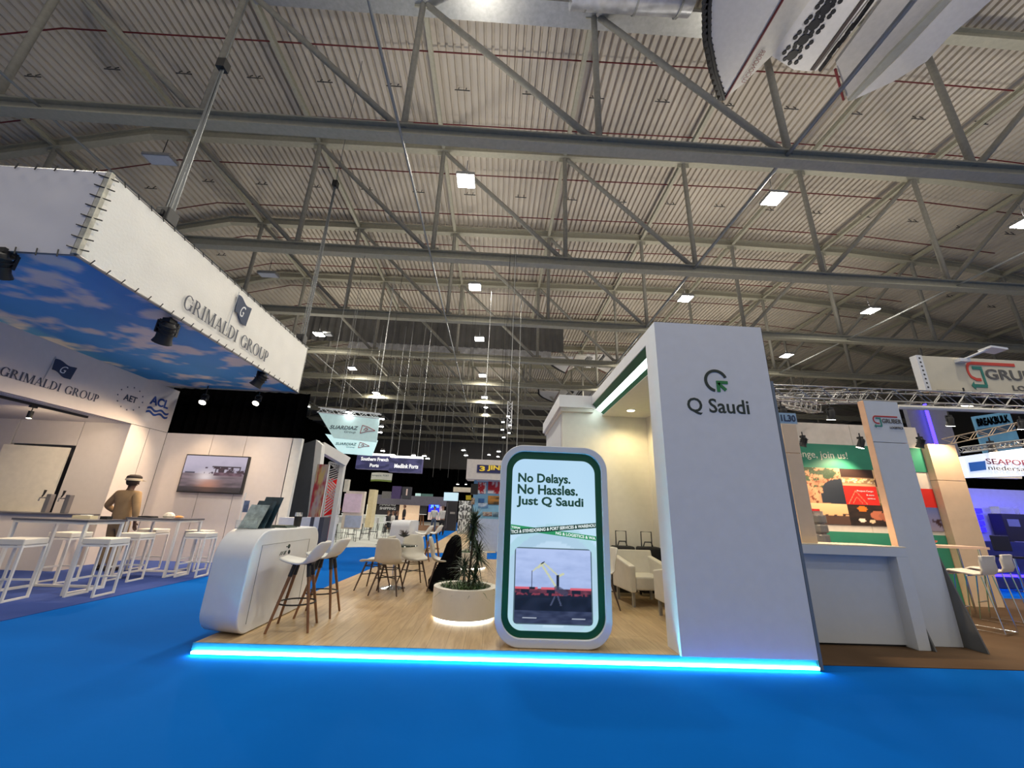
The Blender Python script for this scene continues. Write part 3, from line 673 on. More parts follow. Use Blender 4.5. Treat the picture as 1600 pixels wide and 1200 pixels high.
# --- planters
def blade(b,p,d,L,wd,droop):
    d=Vector(d).normalized(); s=d.cross(Vector((0,0,1))).normalized()
    if s.length<.1: s=Vector((1,0,0))
    pts=[]
    for i in range(4):
        t0=i/3; q=Vector(p)+d*L*t0+Vector((0,0,-droop*L*t0*t0)); pts.append((q,wd*(1-t0)*(1 if i else .7)+.002))
    n0=len(b.v)
    for q,w_ in pts: b.v+= [q-s*w_/2,q+s*w_/2]
    for i in range(3): b.f.append((n0+2*i,n0+2*i+1,n0+2*i+3,n0+2*i+2))
LEAF=mat('leaf_dark',(.03,.06,.03),.5,noise=.4,scale=12); LEAF2=mat('leaf_pale',(.10,.17,.07),.5,noise=.5,scale=12)
def planter(cx_,cy_,r,h,lab,heads,small=1):
    t_=thing('round_planter',lab,'planter',(cx_,cy_,.1))
    MB().lathe([(r*.93,.026),(r,.028),(r,h),(r*.80,h),(r*.80,h-.07),(.01,h-.07)],(cx_,cy_,.1),40).build('planter_body',WARMW,t_,smooth=True)
    MB().lathe([(r*.92,.004),(r*.92,.026)],(cx_,cy_,.1),40).build('glow_ring',mat('planter_led',(1,1,1),.4,emit=7,ecol=(1,.97,.86)),t_)
    MB().lathe([(r*.79,h-.075),(r*.5,h-.05),(.01,h-.04)],(cx_,cy_,.1),24).build('soil',mat('soil',(.03,.022,.015),.95,noise=.4,scale=30),t_)
    b=MB(); b2=MB()
    for (hx,hy,hz,n_,L) in heads:
        MB().tube([(cx_+hx*.6,cy_+hy,.1+h-.06),(cx_+hx*.9,cy_+hy,.1+h+(hz-h)*.5),(cx_+hx,cy_+hy,.1+hz)],[.018,.014,.012],7).build('trunk',mat('bark',(.07,.05,.035),.9),t_)
        for i in range(n_):
            a=random.uniform(0,2*PI); e=random.uniform(-.6,1.4); d=(math.cos(a)*math.cos(e),math.sin(a)*math.cos(e),math.sin(e))
            blade(b,(cx_+hx,cy_+hy,.1+hz+random.uniform(-.10,.05)),d,L*random.uniform(.75,1.1),.023,random.uniform(.1,.5))
    for i in range(int(420*small)):
        a=random.uniform(0,2*PI); rr=r*.68*math.sqrt(random.random()); a2=random.uniform(0,2*PI); e=random.uniform(.3,1.3)
        blade(b2,(cx_+rr*math.cos(a),cy_+rr*math.sin(a),.1+h-.06),(math.cos(a2)*math.cos(e),math.sin(a2)*math.cos(e),math.sin(e)),random.uniform(.18,.34),.022,.55)
    b.build('spiky_crown',LEAF,t_,kind='stuff'); b2.build('ground_foliage',LEAF2,t_,kind='stuff')
planter(-.33,6.08,.43,.37,'round cream planter with spiky plant and glowing base, nearest, left of the kiosk',[(.06,.02,1.18,210,.31),(.05,.05,.98,110,.26),(.14,.08,.78,130,.29),(-.04,.05,.60,110,.26),(.12,-.05,.52,90,.24)])
planter(-.57,11.15,.46,.37,'second round planter with glowing base behind the nearest one',[(.0,0,.72,50,.24)],.8)
# --- niche furniture
def armchair():
    t_=thing('cream_armchair','','armchair')
    MB().box(-.26,.26,-.32,.28,.24,.44).build('seat_cushion',LEATHER,t_,bevel=.025)
    b=MB(); b.prism([(-.35,.20,.42),(.35,.20,.42),(.35,.32,.80),(-.35,.32,.80)],(0,.11,-.03)); b.build('backrest',LEATHER,t_,bevel=.02)
    for s in (-1,1):
        b=MB(); b.prism([(s*.36,-.34,.21),(s*.36,.40,.21),(s*.36,.40,.72),(s*.36,-.34,.60)],(-s*.10,0,0)); b.build('armrest',LEATHER,t_,bevel=.02)
        for y in (-.29,.32): MB().box(s*.30-.02,s*.30+.02,y-.02,y+.02,0,.22).build('leg',ALU,t_)
    return t_
ac=armchair()
for i,(x,y,a,lab) in enumerate(((2.55,7.28,6,'cream leather armchair in the niche, in front of the suitcases'),(3.0,6.75,75,'cream armchair mostly hidden behind the left edge of the tower'))):
    o=place(ac,(x if i==0 else 2.85,y if i==0 else 7.0,.1) if i==0 else (3.3-.5,6.15,.1),math.radians(a if i==0 else 180),lab,i==0); o['group']='cream armchairs in the niche'
o=place(proto,(1.72,6.85,.1),math.radians(-80),'cream shell chair seen between the kiosk and the armchair',False)
stl=thing('side_table','small glass side table with chrome legs in front of the armchair','table',(2.78,6.55,.1))
MB().lathe([(.22,.50),(.225,.505),(.225,.515)],(2.80,6.62,.1),28).build('glass_top',mat('frosted_glass',(.5,.55,.52),.1),stl)
for x,y in ((2.66,6.52),(2.94,6.52),(2.8,6.8)): MB().tube([(x,y,.1),(x,y,.6)],.028,12).build('leg',CHROME,stl,smooth=True)
def suitcase(x,lab):
    t_=thing('suitcase',lab,'suitcase',(x,8.0,.1),'black suitcases in the niche')
    cb=MB().box(x-.21,x+.21,7.86,8.12,.15,.93).build('case_body',mat('black_fabric',(.012,.012,.014),.85,noise=.3,scale=20),t_,bevel=.04)
    MB().box(x-.18,x+.18,7.835,7.86,.24,.66).build('front_pocket',mat('black_fabric',(.012,.012,.014)),cb,bevel=.01)
    b=MB(); b.tube([(x-.10,8.06,.93),(x-.10,8.06,1.19),(x+.10,8.06,1.19),(x+.10,8.06,.93)],.011,8); b.build('pull_handle',BLACK,t_)
    MB().tube([(x-.09,7.99,.93),(x-.06,7.99,1.01),(x+.06,7.99,1.01),(x+.09,7.99,.93)],.012,6).build('carry_handle',BLACK,t_)
    for s in (-1,1): MB().tube([(x+s*.17-.012,8.05,.135),(x+s*.17+.012,8.05,.135)],.032,10).build('wheel',BLACK,cb)
suitcase(2.46,'left black suitcase with raised pull handle behind the armchair'); suitcase(2.95,'right black suitcase with raised pull handle near the niche side wall')
# ================================================================ LEFT STAND
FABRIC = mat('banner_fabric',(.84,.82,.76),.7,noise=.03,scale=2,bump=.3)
hb = thing('hanging_banner','large hanging white fabric banner box with flag logo and serif lettering, top left','banner',(-5.7,7.9,4.5))
def wavy(name, p, q, z0, z1, m, amp=.02, nx=40, nzz=10):
    p=Vector(p); q=Vector(q); d=q-p; nrm=Vector((d.y,-d.x,0)).normalized(); b=MB()
    for j in range(nzz+1):
        for i in range(nx+1):
            u,v=i/nx,j/nzz; e=math.sin(PI*u)**.5*math.sin(PI*v) if 0<u<1 else 0
            b.v.append(p+d*u+Vector((0,0,z0+(z1-z0)*v))+nrm*amp*e*fbm(u*6,v*2+u*3,1,3))
    b.f=[(j*(nx+1)+i,j*(nx+1)+i+1,(j+1)*(nx+1)+i+1,(j+1)*(nx+1)+i) for j in range(nzz) for i in range(nx)]
    return b.build(name,m,hb,smooth=True)
Z0,Z1=4.50,5.86
wavy('side_cloth',(-5.70,4.80,0),(-5.70,11.12,0),Z0,Z1,FABRIC)
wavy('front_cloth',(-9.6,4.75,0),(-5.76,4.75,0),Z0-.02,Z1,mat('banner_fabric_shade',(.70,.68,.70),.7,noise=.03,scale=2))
def sky(u,v):
    c=mix(S(45,140,205),S(80,165,225),.5+.8*fbm(u*2,v*2,1,4)); 
    n=fbm(u*5+v*2,v*12,1,8,5); k=max(0,n-.10)*2.6
    return mix(c,S(240,225,215),min(.9,k))
paint('sky_print',(-9.45,4.82,Z0+.01),3.72,6.36,90,150,sky,print_mat('sky_print'),hb,axes=((1,0,0),(0,1,0)))
b=MB()
for a,c in (((-5.72,4.78,Z0),(-5.72,11.15,Z0)),((-5.72,4.78,Z1),(-5.72,11.15,Z1)),((-9.6,4.78,Z0),(-5.72,4.78,Z0)),((-9.6,4.78,Z1),(-5.72,4.78,Z1)),((-5.72,4.78,Z0),(-5.72,4.78,Z1)),((-5.72,11.15,Z0),(-5.72,11.15,Z1)),((-9.6,11.15,Z0),(-5.72,11.15,Z0))): b.tube([a,c],.026,8)
b.build('frame_tube',ALU,hb)
b=MB()
for i in range(26):
    y=4.95+i*.24; b.tube([(-5.68,y,Z0-.03),(-5.67,y+.03,Z0+.05)],.008,5)
    b.tube([(-5.68,y,Z1+.03),(-5.67,y+.03,Z1-.05)],.008,5)
for i in range(8):
    z=Z0+.08+i*.17; b.tube([(-5.82,4.73,z+.02),(-5.68,4.74,z-.02),(-5.66,4.86,z+.03)],.010,5)
for i in range(14):
    x=-5.9-i*.27; b.tube([(x,4.73,Z1-.05),(x+.02,4.73,Z1+.04)],.008,5); b.tube([(x,4.73,Z0+.03),(x+.03,4.72,Z0-.08)],.008,5)
b.build('lacing_cord',BLACK,hb,kind='stuff')
b=MB(); b.prism([(-5.74,4.74,Z0),(-5.67,4.74,Z0),(-5.67,4.80,Z0),(-5.74,4.80,Z0)],(0,0,Z1-Z0)); b.build('corner_post',mat('corner_sleeve',(.55,.52,.42),.7,noise=.3,scale=9),hb)
serif_text('banner_lettering','GRIMALDI GROUP',(-5.675,6.56,4.70),2.80,.275,mat('lettering_grey',(.10,.105,.13),.7),hb,LEFTW)
flag_logo(hb,(-5.665,7.72,5.07),.58,.62,LEFTW)
# hoists and chains
for (y,lab,top) in ((5.86,'chain hoist with long steel chains lifting the near end of the white banner',(-4.2,5.6,12)),(10.9,'chain hoist over the far end of the white banner',(-5.4,11.5,12))):
    h=thing('chain_hoist',lab,'hoist',(-5.8,y,Z1))
    MB().box(-5.92,-5.70,y-.12,y+.12,Z1+.03,Z1+.30).box(-5.86,-5.76,y-.16,y+.16,Z1+.10,Z1+.22).build('hoist_body',BLACK,h,bevel=.02)
    ZT=9.6 if y<8 else 11.6; tp=Vector((-5.8,y,ZT)); MB().tube([(-5.8,y,ZT+.2),(-5.8,y,17.6)],.012,5).build('top_chain',mat('chain_steel',(.20,.21,.21),.45,.4),h)
    CH=mat('chain_steel',(.20,.21,.21),.45,.4)
    for dx in (-.07,.0,.07):
        b=MB(); a=Vector((-5.8+dx,y,Z1+.3)); c=tp+Vector((dx*.3,0,0)); n_=60; 
        b.tube([a,c],.010 if dx==-.07 else .012,5)
        if dx>-.07:
            for i in range(110):
                q=a+(c-a)*(i/110); b.box(q.x-.024,q.x+.024,q.y-.008,q.y+.008,q.z,q.z+.03)
        b.build('chain',CH,h)
    MB().box(-5.88,-5.72,y-.08,y+.08,ZT,ZT+.22).build('hook_block',BLACK,h)
# wall fascia with second sign
LW=mat('stand_wall',(.62,.58,.57),.55,noise=.02); LWG=mat('joint_line',(.12,.11,.11))
fs_=thing('fascia_sign','white fascia board with flag logo, star ring and blue letters on the left stand','sign',(-9,8,3.2))
MB().box(-9.12,-9.0,3.6,11.2,3.21,4.38).build('fascia_board',LW,fs_)
serif_text('fascia_lettering','GRIMALDI GROUP',(-8.995,7.18,3.475),1.90,.165,NAVY,fs_,LEFTW)
flag_logo(fs_,(-8.99,7.86,3.72),.52,.37,LEFTW)
text('fascia_letters','AET',(-8.995,9.63,3.70),.36,.15,NAVY,fs_,LEFTW,bold=.02)
b=MB()
for k in range(12):
    a=2*PI*k/12; y=9.81+.35*math.cos(a); z=3.775+.28*math.sin(a)
    b.prism([(-8.995,y+.022*(1 if j%2==0 else .45)*math.sin(j*PI/5),z+.022*(1 if j%2==0 else .45)*math.cos(j*PI/5)) for j in range(10)],(.004,0,0))
b.build('star_ring',NAVY,fs_)
ACL=mat('acl_blue',(.015,.06,.28)); text('fascia_letters','ACL',(-8.995,10.36,3.80),.60,.23,ACL,fs_,LEFTW,bold=.035)
for z in (3.66,3.56):
    b=MB()
    for i in range(20):
        y=10.34+.70*i/20; y2=10.34+.70*(i+1)/20; f=lambda yy:.03*math.sin((yy-10.34)/.70*4*PI)
        b.prism([(-8.995,y,z+f(y)),(-8.995,y2,z+f(y2)),(-8.995,y2,z+.055+f(y2)),(-8.995,y,z+.055+f(y))],(.004,0,0))
    b.build('wave_logo',ACL,fs_)
# tv wall of separate panels
tvw=thing('tv_wall','pale panelled wall with the television at the back of the left stand','wall panel',(-7.2,11.2,0))
xs_=[-9.0,-7.75,-6.85,-5.62]
for a,c in zip(xs_,xs_[1:]): MB().box(a+.008,c-.008,11.2,11.28,0.006,3.2).build('wall_panel',LW,tvw)
MB().box(xs_[0],-5.62,11.24,11.32,0.0,3.19).build('panel_backing',BLACK,tvw)
MB().box(-5.60,-5.36,11.2,11.32,0,3.2).build('end_post',mat('end_white',(.72,.72,.68),.5),tvw)
sd=thing('side_wall','warm lit panelled return wall left of the television wall','wall panel',(-9,10.6,0))
for a,c in ((10.06,10.62),(10.62,11.2)): MB().box(-9.08,-9.0,a+.006,c-.006,.006,3.2).build('wall_panel',LW,sd)
rc=thing('recess_wall','panelled wall behind the bar of the left stand, with a door opening','wall panel',(-11,10.06,0))
for a,c in ((-16,-13.0),(-13.0,-11.62),(-10.10,-9.0)): MB().box(a+.006,c-.006,10.06,10.14,0.006,3.2).build('wall_panel',LW,rc)
MB().box(-11.60,-10.11,10.06,10.14,2.62,3.2).build('header_panel',LW,rc)
MB().box(-11.8,-10.0,10.75,10.8,0,3.2).build('closet_lining',mat('dark_lining',(.05,.045,.05)),rc)
cl_=thing('recess_ceiling','pale ceiling over the bar of the left stand','ceiling panel',(-12,7,3.2)); MB().box(-16,-9.12,3.6,10.14,3.2,3.3).build('ceiling_panel',LW,cl_)
dr=thing('white_door','plain white door standing ajar behind the bar, with a lever handle','door',(-11.5,10.0,0))
dA=Vector((-11.45,9.82,0)); dB=Vector((-10.15,10.02,0)); dn=Vector((.2,-.98,0))*.02
dl_=MB().prism([dA,dB,dB+Vector((0,0,2.55)),dA+Vector((0,0,2.55))],(.008,-.04,0)).build('door_leaf',mat('door_cream',(.72,.68,.60),.5),dr)
b=MB(); hp=dA+(dB-dA)*.10+Vector((0,-.045,1.32)); b.tube([hp,hp+Vector((0,-.05,0)),hp+Vector((.13,-.05,0))],.012,7); b.build('lever_handle',GALV,dl_)
# drape behind
o=MB()
for i in range(26):
    x=-9.4+i*.15; o.add([(x,11.5+(.04 if i%2 else -.04),2.9),(x+.15,11.5+(-.04 if i%2 else .04),2.9),(x+.15,11.5+(-.04 if i%2 else .04),4.56),(x,11.5+(.04 if i%2 else -.04),4.56)],[(0,1,2,3)])
tag(o.build('black_drape',DRAPE),'black cloth hanging above the television wall under the blue banner underside','drape')
# television
tv=thing('television','wide wall mounted television showing a ship in surf','television',(-7.4,11.15,2.1))
tvc=MB().box(-8.25,-6.60,11.10,11.19,1.66,2.64).build('tv_case',BLACK,tv,bevel=.01)
def ship(u,v):
    sky_=mix(S(120,120,150),S(205,195,215),v*1.2+.3*fbm(u,v,3,2)); c=sky_ if v>.5 else mix(S(70,62,70),S(150,130,140),v*1.6+.35*fbm(u,v*4,4,3))
    g=math.exp(-((u-.38)**2/.02+(v-.42)**2/.03)); c=mix(c,S(250,235,235),g*.9)
    if v<.35: c=mix(c,S(205,140,115),.8*math.exp(-((u-.45)**2/.03+(v-.2)**2/.05)))
    if u>.34 and .50<v<.68 and fbm(u,v,12,5)>.02+abs(v-.55): c=S(70,50,65)
    if .45<u<.93 and (abs(v-.70)<.018 or (u%.13<.02 and .5<v<.72)): c=S(60,50,62)
    if .5<u<.97 and .46<v<.55: c=mix(S(85,60,75),S(130,100,115),fbm(u,v,10,6)+.5)
    if .03<u<.20 and .5<v<.55: c=S(60,60,80)
    if v<.14: c=mix(c,S(25,25,30),.7)
    return c
paint('tv_picture',(-8.22,11.095,1.69),1.59,.92,100,56,ship,print_mat('tv_print',emit=.8,rough=.2),tvc)
# bar counter, taps
bc=thing('bar_counter','long white bar counter with thin dark top at far left','counter',(-11,9.4,0))
MB().box(-16,-8.75,9.15,9.56,0,1.07).build('counter_front',LW,bc); MB().box(-16,-8.62,9.08,9.62,1.07,1.10).build('counter_top',mat('top_grey',(.10,.10,.12),.3),bc)
for x,lab in ((-9.62,'left steel beer tap column on the bar'),(-9.22,'right steel beer tap column on the bar, nearer the man')):
    t_=thing('beer_tap',lab,'beer tap',(x,9.45,1.1),'beer taps on the bar')
    MB().box(x-.05,x+.05,9.40,9.50,1.10,1.48).build('tap_column',mat('brushed_steel',(.30,.29,.30),.3,.8),t_,bevel=.01)
    MB().tube([(x-.04,9.40,1.40),(x-.06,9.30,1.40),(x-.06,9.29,1.33)],.014,7).build('spout',CHROME,t_)
    MB().tube([(x-.06,9.33,1.42),(x-.04,9.33,1.47),(x-.03,9.33,1.56)],[.012,.016,.024],8).build('tap_handle',BLACK,t_)
# track lights
tl=thing('track_light_rail','black lighting track under the pale ceiling of the left stand','light rail',(-9.6,7,3.15)); MB().box(-9.36,-9.31,3.6,9.3,3.15,3.198).build('rail',BLACK,tl)
for y,lab,off in ((6.15,'angled black track spotlight at the left',1),(7.6,'short cylindrical black track spotlight pointing straight down',0),(4.95,'black track spotlight cut by the left edge of the photo',1)):
    t_=thing('track_spotlight',lab,'spotlight',(-9.33,y+.6,3.15),'track spotlights'); y=y+.6
    MB().box(-9.36,-9.31,y-.06,y+.06,3.11,3.15).build('adapter',BLACK,t_)
    d=Vector((-.10,-.10,-.05)) if off else Vector((0,0,-.14))
    MB().tube([(-9.335,y,3.11),(-9.335,y,3.03)],.008,6).build('arm',BLACK,t_); a=Vector((-9.335,y,3.04)); MB().tube([a,a+d],.042,12).build('lamp_can',BLACK,t_,smooth=True)
    MB().tube([a+d,a+d*1.03],.036,12).build('lamp_lens',mat('warm_lens2',(1,.95,.8),.4,emit=10,ecol=(1,.93,.8)),t_)
    spot('track_beam',a+d*1.1,(-9.6,y+.3,0) if off else (-10.7,10.0,2.0),150,(1,.76,.48),ang=120,parent=t_)
# banner mounted spots
def stage_spot(p, tgt, lab, lit=False, power=0, col=(1,.85,.6), size=1, ang=70, grp='stage spotlights'):
    p=Vector(p); t_=thing('stage_spotlight',lab,'spotlight',p,grp); d=(Vector(tgt)-p).normalized(); s=size
    b=MB(); b.box(p.x-.06*s,p.x+.06*s,p.y-.07*s,p.y+.07*s,p.z+.10*s,p.z+.17*s); b.tube([p+Vector((0,0,.10*s)),p+Vector((0,0,.30*s))],.02*s,6); b.build('clamp',BLACK,t_)
    b=MB(); x=d.cross(Vector((0,0,1))).normalized()*.12*s; b.bar(p+x+Vector((0,0,.12*s)),p+x-Vector((0,0,.08*s)),.02*s,.04*s); b.bar(p-x+Vector((0,0,.12*s)),p-x-Vector((0,0,.08*s)),.02*s,.04*s); b.bar(p+x+Vector((0,0,.12*s)),p-x+Vector((0,0,.12*s)),.02*s,.04*s); b.build('yoke',BLACK,t_)
    b=MB(); q=p-Vector((0,0,.05*s)); b.tube([q-d*.16*s,q-d*.10*s,q+d*.10*s,q+d*.17*s],[.06*s,.10*s,.105*s,.13*s],14); lb_=b.build('lamp_body',BLACK,t_,smooth=True)
    if not lit:
        for k in range(3):
            a=q-d*(.12-.06*k)*s; MB().tube([a,a+d*.015*s],.125*s,14).build('cooling_fin',BLACK,lb_)
    else:
        MB().tube([q+d*.172*s,q+d*.18*s],.115*s,14).build('lamp_lens',mat('spot_lens',(1,.9,.7),.4,emit=18,ecol=(1,.9,.68)),lb_)
        if power: spot('spot_beam',q+d*.24*s,tgt,power,col,ang=ang,parent=t_)
    return t_
stage_spot(P(261,515,X=-5.85),(-7.4,8,1.2),'black stage spotlight clamped under the middle of the white banner',size=1.15)
stage_spot(P(407,590,X=-5.85),(-7.4,9.6,1.6),'black stage spotlight clamped under the far end of the white banner',size=1.1)
stage_spot(P(2,408,X=-6.6),(-8,7,1),'black spotlight cut by the left edge under the banner corner')
stage_spot((-8.05,10.9,4.14),(-7.6,9.0,1.2),'left one of two small warm lit lamps in front of the black drape',True,420,(1,.70,.42),.7,120)
for x_,o_ in ((-8.05,bpy.data.objects['stage_spotlight.003']),): MB().tube([(x_,10.9,4.34),(x_,10.9,4.5)],.014,6).build('hanger_pole',BLACK,o_)
stage_spot((-6.62,10.9,4.18),(-6.6,8.6,1.0),'right one of two small warm lit lamps in front of the black drape',True,420,(1,.70,.42),.7,120)
for (p_,t_,w_) in (((-6.2,6.6,4.3),(-7.6,8.8,1.0),260),((-6.0,9.2,4.2),(-7.6,11.2,1.4),200)): spot('banner_spot_beam',p_,t_,w_,(1,.80,.58),ang=100)
# bar tables and stools
def frame_bar(b,a,c,w=.035): b.bar(a,c,w)
def bar_table(x0,x1,y0,y1,lab):
    t_=thing('bar_table',lab,'bar table',((x0+x1)/2,(y0+y1)/2,0),'white framed bar tables'); h=1.06
    MB().box(x0-.02,x1+.02,y0-.02,y1+.02,h,h+.03).build('table_top',mat('top_grey',(.10,.10,.12)),t_)
    for x in (x0+.02,x1-.02):
        for y in (y0+.02,y1-.02): MB().box(x-.02,x+.02,y-.02,y+.02,0.007,h).build('leg',FRAMEW,t_)
    for z in (.02+.007,h-.02):
        for x in (x0+.02,x1-.02): MB().bar((x,y0+.04,z),(x,y1-.04,z),.036).build('rail',FRAMEW,t_)
        for y in ((y0+.02,y1-.02) if z>.5 else (y1-.02,)): MB().bar((x0+.04,y,z),(x1-.04,y,z),.036).build('rail',FRAMEW,t_)
bar_table(-7.55,-6.42,7.0,7.68,'nearest white framed bar table with dark top on the left stand')
bar_table(-7.35,-6.32,8.82,9.5,'second white framed bar table, farther back towards the television')
def frame_stool():
    t_=thing('frame_stool','','bar stool'); h=.74; s=.19
    MB().box(-.20,.20,-.20,.20,h,h+.085).build('seat_pad',mat('seat_white',(.72,.68,.60),.5,noise=.03),t_,bevel=.012)
    for x in (-s,s):
        for y in (-s,s): MB().box(x-.014,x+.014,y-.014,y+.014,0,h).build('leg',FRAMEW,t_)
    e=s-.014
    for a,c in [((x,-e,z),(x,e,z)) for x in (-s,s) for z in (.014,h-.02)]+[((-e,y,h-.02),(e,y,h-.02)) for y in (-s,s)]+[((-e,s,.24),(e,s,.24)),((-s,-e,.24),(-s,e,.24))]: MB().bar(a,c,.026).build('rail',FRAMEW,t_)
    return t_
fs0=frame_stool(); fs0['group']='white framed stools with square seats'
for i,(x,y,a,lab) in enumerate(((-6.92,6.62,8,'nearest left square seated white stool at the front of the left stand'),(-6.14,7.12,4,'square white stool at the right end of the nearest bar table'),
    (-6.75,8.42,5,'square white stool in front of the second bar table'),(-6.0,9.1,3,'rightmost square white stool of the left stand'),(-7.6,8.05,0,'square white stool behind the nearest bar table'),
    (-7.5,9.78,0,'square white stool half hidden behind the man and second table'),(-6.55,9.85,0,'square white stool behind the second bar table, right'),(-8.3,6.9,10,'square white stool cut by the left edge of the photo'),(-7.75,6.5,6,'square white stool at far left in front of the bar'))):
    o=place(fs0,(x,y,.007),math.radians(a),lab,i==0)
# things on the tables
def small(name,lab,cat,loc,parts,group=None):
    t_=thing(name,lab,cat,loc,group)
    for nm,mb,m in parts: mb.build(nm,m,t_)
    return t_
def bx(x,y,z,a,b_,c): return MB().box(x-a/2,x+a/2,y-b_/2,y+b_/2,z,z+c)
x,y,z=-6.95,7.5,1.09
small('napkin_box','cream box of papers on the nearest bar table','box',(x,y,z),[('box_body',bx(x,y,z,.30,.14,.05),mat('cream_box',(.75,.66,.45))),('paper_pile',bx(x+.02,y,z+.05,.12,.1,.012),WHITE)])
x,y,z=-6.6,7.5,1.09
small('camera_bag','small black pouch on the nearest bar table','bag',(x,y,z),[('pouch',bx(x,y,z,.12,.1,.05),BLACK)])
x,y,z=-7.1,9.0,1.09
small('serving_tray','dark tray on the second bar table','tray',(x,y,z),[('tray_plate',bx(x,y,z,.26,.2,.015),BLACK),('tray_rim',MB().tube([(x-.12,y-.09,z+.02),(x+.12,y-.09,z+.02),(x+.12,y+.09,z+.02),(x-.12,y+.09,z+.02),(x-.12,y-.09,z+.02)],.007,5),BLACK)])
x,y,z=-6.8,9.15,1.09
small('paper_bag','crumpled white paper bag on the second bar table','bag',(x,y,z),[('bag_paper',MB().lathe([(.08,0),(.10,.04),(.07,.09),(.03,.11)],(x,y,z),9,1.2,.8),mat('paper_white',(.75,.70,.60)))])
x,y,z=-6.55,9.1,1.09
small('pastry','orange pastry on a plate on the second bar table','food',(x,y,z),[('plate',MB().lathe([(.05,0),(.10,.012)],(x,y,z),16),WHITE),('pastry_crust',MB().lathe([(.05,.012),(.07,.03),(.03,.055)],(x,y,z),10,1.3,.8),mat('pastry',(.6,.25,.06)))])
ls=thing('roll_up_stand','white framed leaflet stand against the television wall behind the counter','leaflet stand',(-5.35,10.2,0))
pA=P(384,770,Y=9.6); pB=P(393,825,Y=9.5)
b=MB(); b.tube([(pA.x,9.6,pA.z),(pA.x+.02,9.55,.02)],.02,8); b.build('post',FRAMEW,ls); bx(pA.x+.06,9.6,1.25,.14,.02,.25).build('leaflet_pocket',mat('leaflet_blue',(.10,.14,.25),.4,noise=.5),ls)
bx(pA.x+.05,9.6,0,.35,.3,.02).build('base_plate',FRAMEW,ls)
# ================================================================ RIGHT STAND
BGW=mat('bluegrey_white',(.60,.63,.66),.5,noise=.02); BEIGE=mat('beige_panel',(.72,.55,.38),.5,noise=.03)
dk=thing('reception_desk','grey white reception desk with recessed front panel on the right stand','desk',(4.5,5.7,0))
b=MB(); b.box(3.52,5.46,5.44,6.1,1.07,1.18).box(5.30,5.46,5.44,6.1,.007,1.07); b.build('desk_frame',BGW,dk,bevel=.004)
MB().box(3.52,5.30,5.58,5.62,.03,1.07).build('recessed_panel',BGW,dk); MB().box(3.55,5.30,5.60,6.05,.007,.04).build('kick_base',BLACK,dk)
MB().box(3.52,5.46,5.44,6.1,1.18,1.195).build('worktop',mat('cream_top',(.78,.68,.50),.4),dk)
pl=thing('logo_pillar','tall grey white pillar with small red and green logo behind the desk','pillar',(5.8,5.7,0))
MB().box(5.55,6.08,5.62,5.70,.012,2.62).build('pillar_panel',BGW,pl); MB().box(5.55,6.08,5.62,5.70,2.63,3.26).build('pillar_panel',BGW,pl)
MB().box(5.543,5.549,5.621,5.72,.012,3.26).build('beige_edge',mat('peach_edge',(.80,.50,.32),.5),pl)
MB().prism([(6.09,5.64,0.01),(6.09,5.36,0.01),(6.09,5.64,1.08)],(.02,0,0)).build('support_fin',mat('fin_grey',(.10,.105,.11),.5),pl)
MB().prism([(5.47,5.62,0.01),(5.47,5.40,0.01),(5.47,5.62,.75)],(.02,0,0)).build('support_fin',mat('fin_grey',(.10,.105,.11),.5),pl)
GR=mat('logo_red',(.45,.03,.03)); GT=mat('logo_teal',(.02,.22,.17)); GG=mat('logo_grey',(.11,.105,.10))
def glogo(parent,x0,z0,w,h,y,word,sub,full=True,ww=None,red=GR):
    """hook shaped red and teal arrow emblem followed by the name"""
    q=lambda u,v:(x0+u*w,y,z0+v*h)
    b=MB(); t=.10; pts=[(1.0 if full else 3.4,1-t),(.35,1-t)]
    outer=[(3.4 if full else 1.9,1.0),(.42,1.0)]+[(.42+.42*math.cos(math.radians(a)),.62+.38*math.sin(math.radians(a))) for a in range(90,226,15)]+[(.45,.24),(.78,.24)]
    inn=[(3.4 if full else 1.9,.88),(.44,.88)]+[(.44+.30*math.cos(math.radians(a)),.62+.26*math.sin(math.radians(a))) for a in range(90,226,15)]+[(.47,.36),(.78,.36)]
    for i in range(len(outer)-1): b.prism([q(*outer[i]),q(*outer[i+1]),q(*inn[i+1]),q(*inn[i])],(0,-.004,0))
    b.build('logo_hook',red,parent)
    b=MB(); r_=[(.40,.76),(.98,.76),(.98,.62),(.98,.20),(.90,.06),(.14,.06)]; 
    def seg(a,c,wd):
        a=Vector(q(*a)); c=Vector(q(*c)); b.bar(a+Vector((0,-.003,0)),c+Vector((0,-.003,0)),wd,.004) if 0 else b.bar(a+Vector((0,-.003,0)),c+Vector((0,-.003,0)),.004,wd,up=(0,1,0)) if 0 else None
    tk=.11
    b.prism([q(.42,.70),q(.42,.82),q(1.08,.82),q(1.08,.70)],(0,-.004,0)); b.prism([q(.93,.14),q(.93,.72),q(1.08,.80),q(1.08,.08),q(1.0,0)],(0,-.0045,0)); b.prism([q(.18,.0),q(.18,.12),q(1.0,.12),q(1.04,0)],(0,-.005,0)); b.prism([q(.0,.06),q(.22,.22),q(.22,-.10)],(0,-.0052,0))
    b.build('logo_arrow',GT,parent)
    text('logo_word',word,q(1.2,.34),(ww or 2.2)*w,h*.40,GG,parent,bold=.02)
    return q
glogo(pl,5.625,2.86,.115,.17,5.618,'GRUBER','',True,2.62)
text('logo_subword','LOGISTICS',(5.86,5.616,2.835),.20,.035,GG,pl,bold=.02)
lp=thing('left_pillar','narrow beige pillar behind the left end of the desk','pillar',(4.3,5.7,0))
MB().box(4.18,4.40,5.60,5.66,.012,2.40).box(4.18,4.40,5.60,5.66,2.41,2.83).build('pillar_panel',BEIGE,lp)
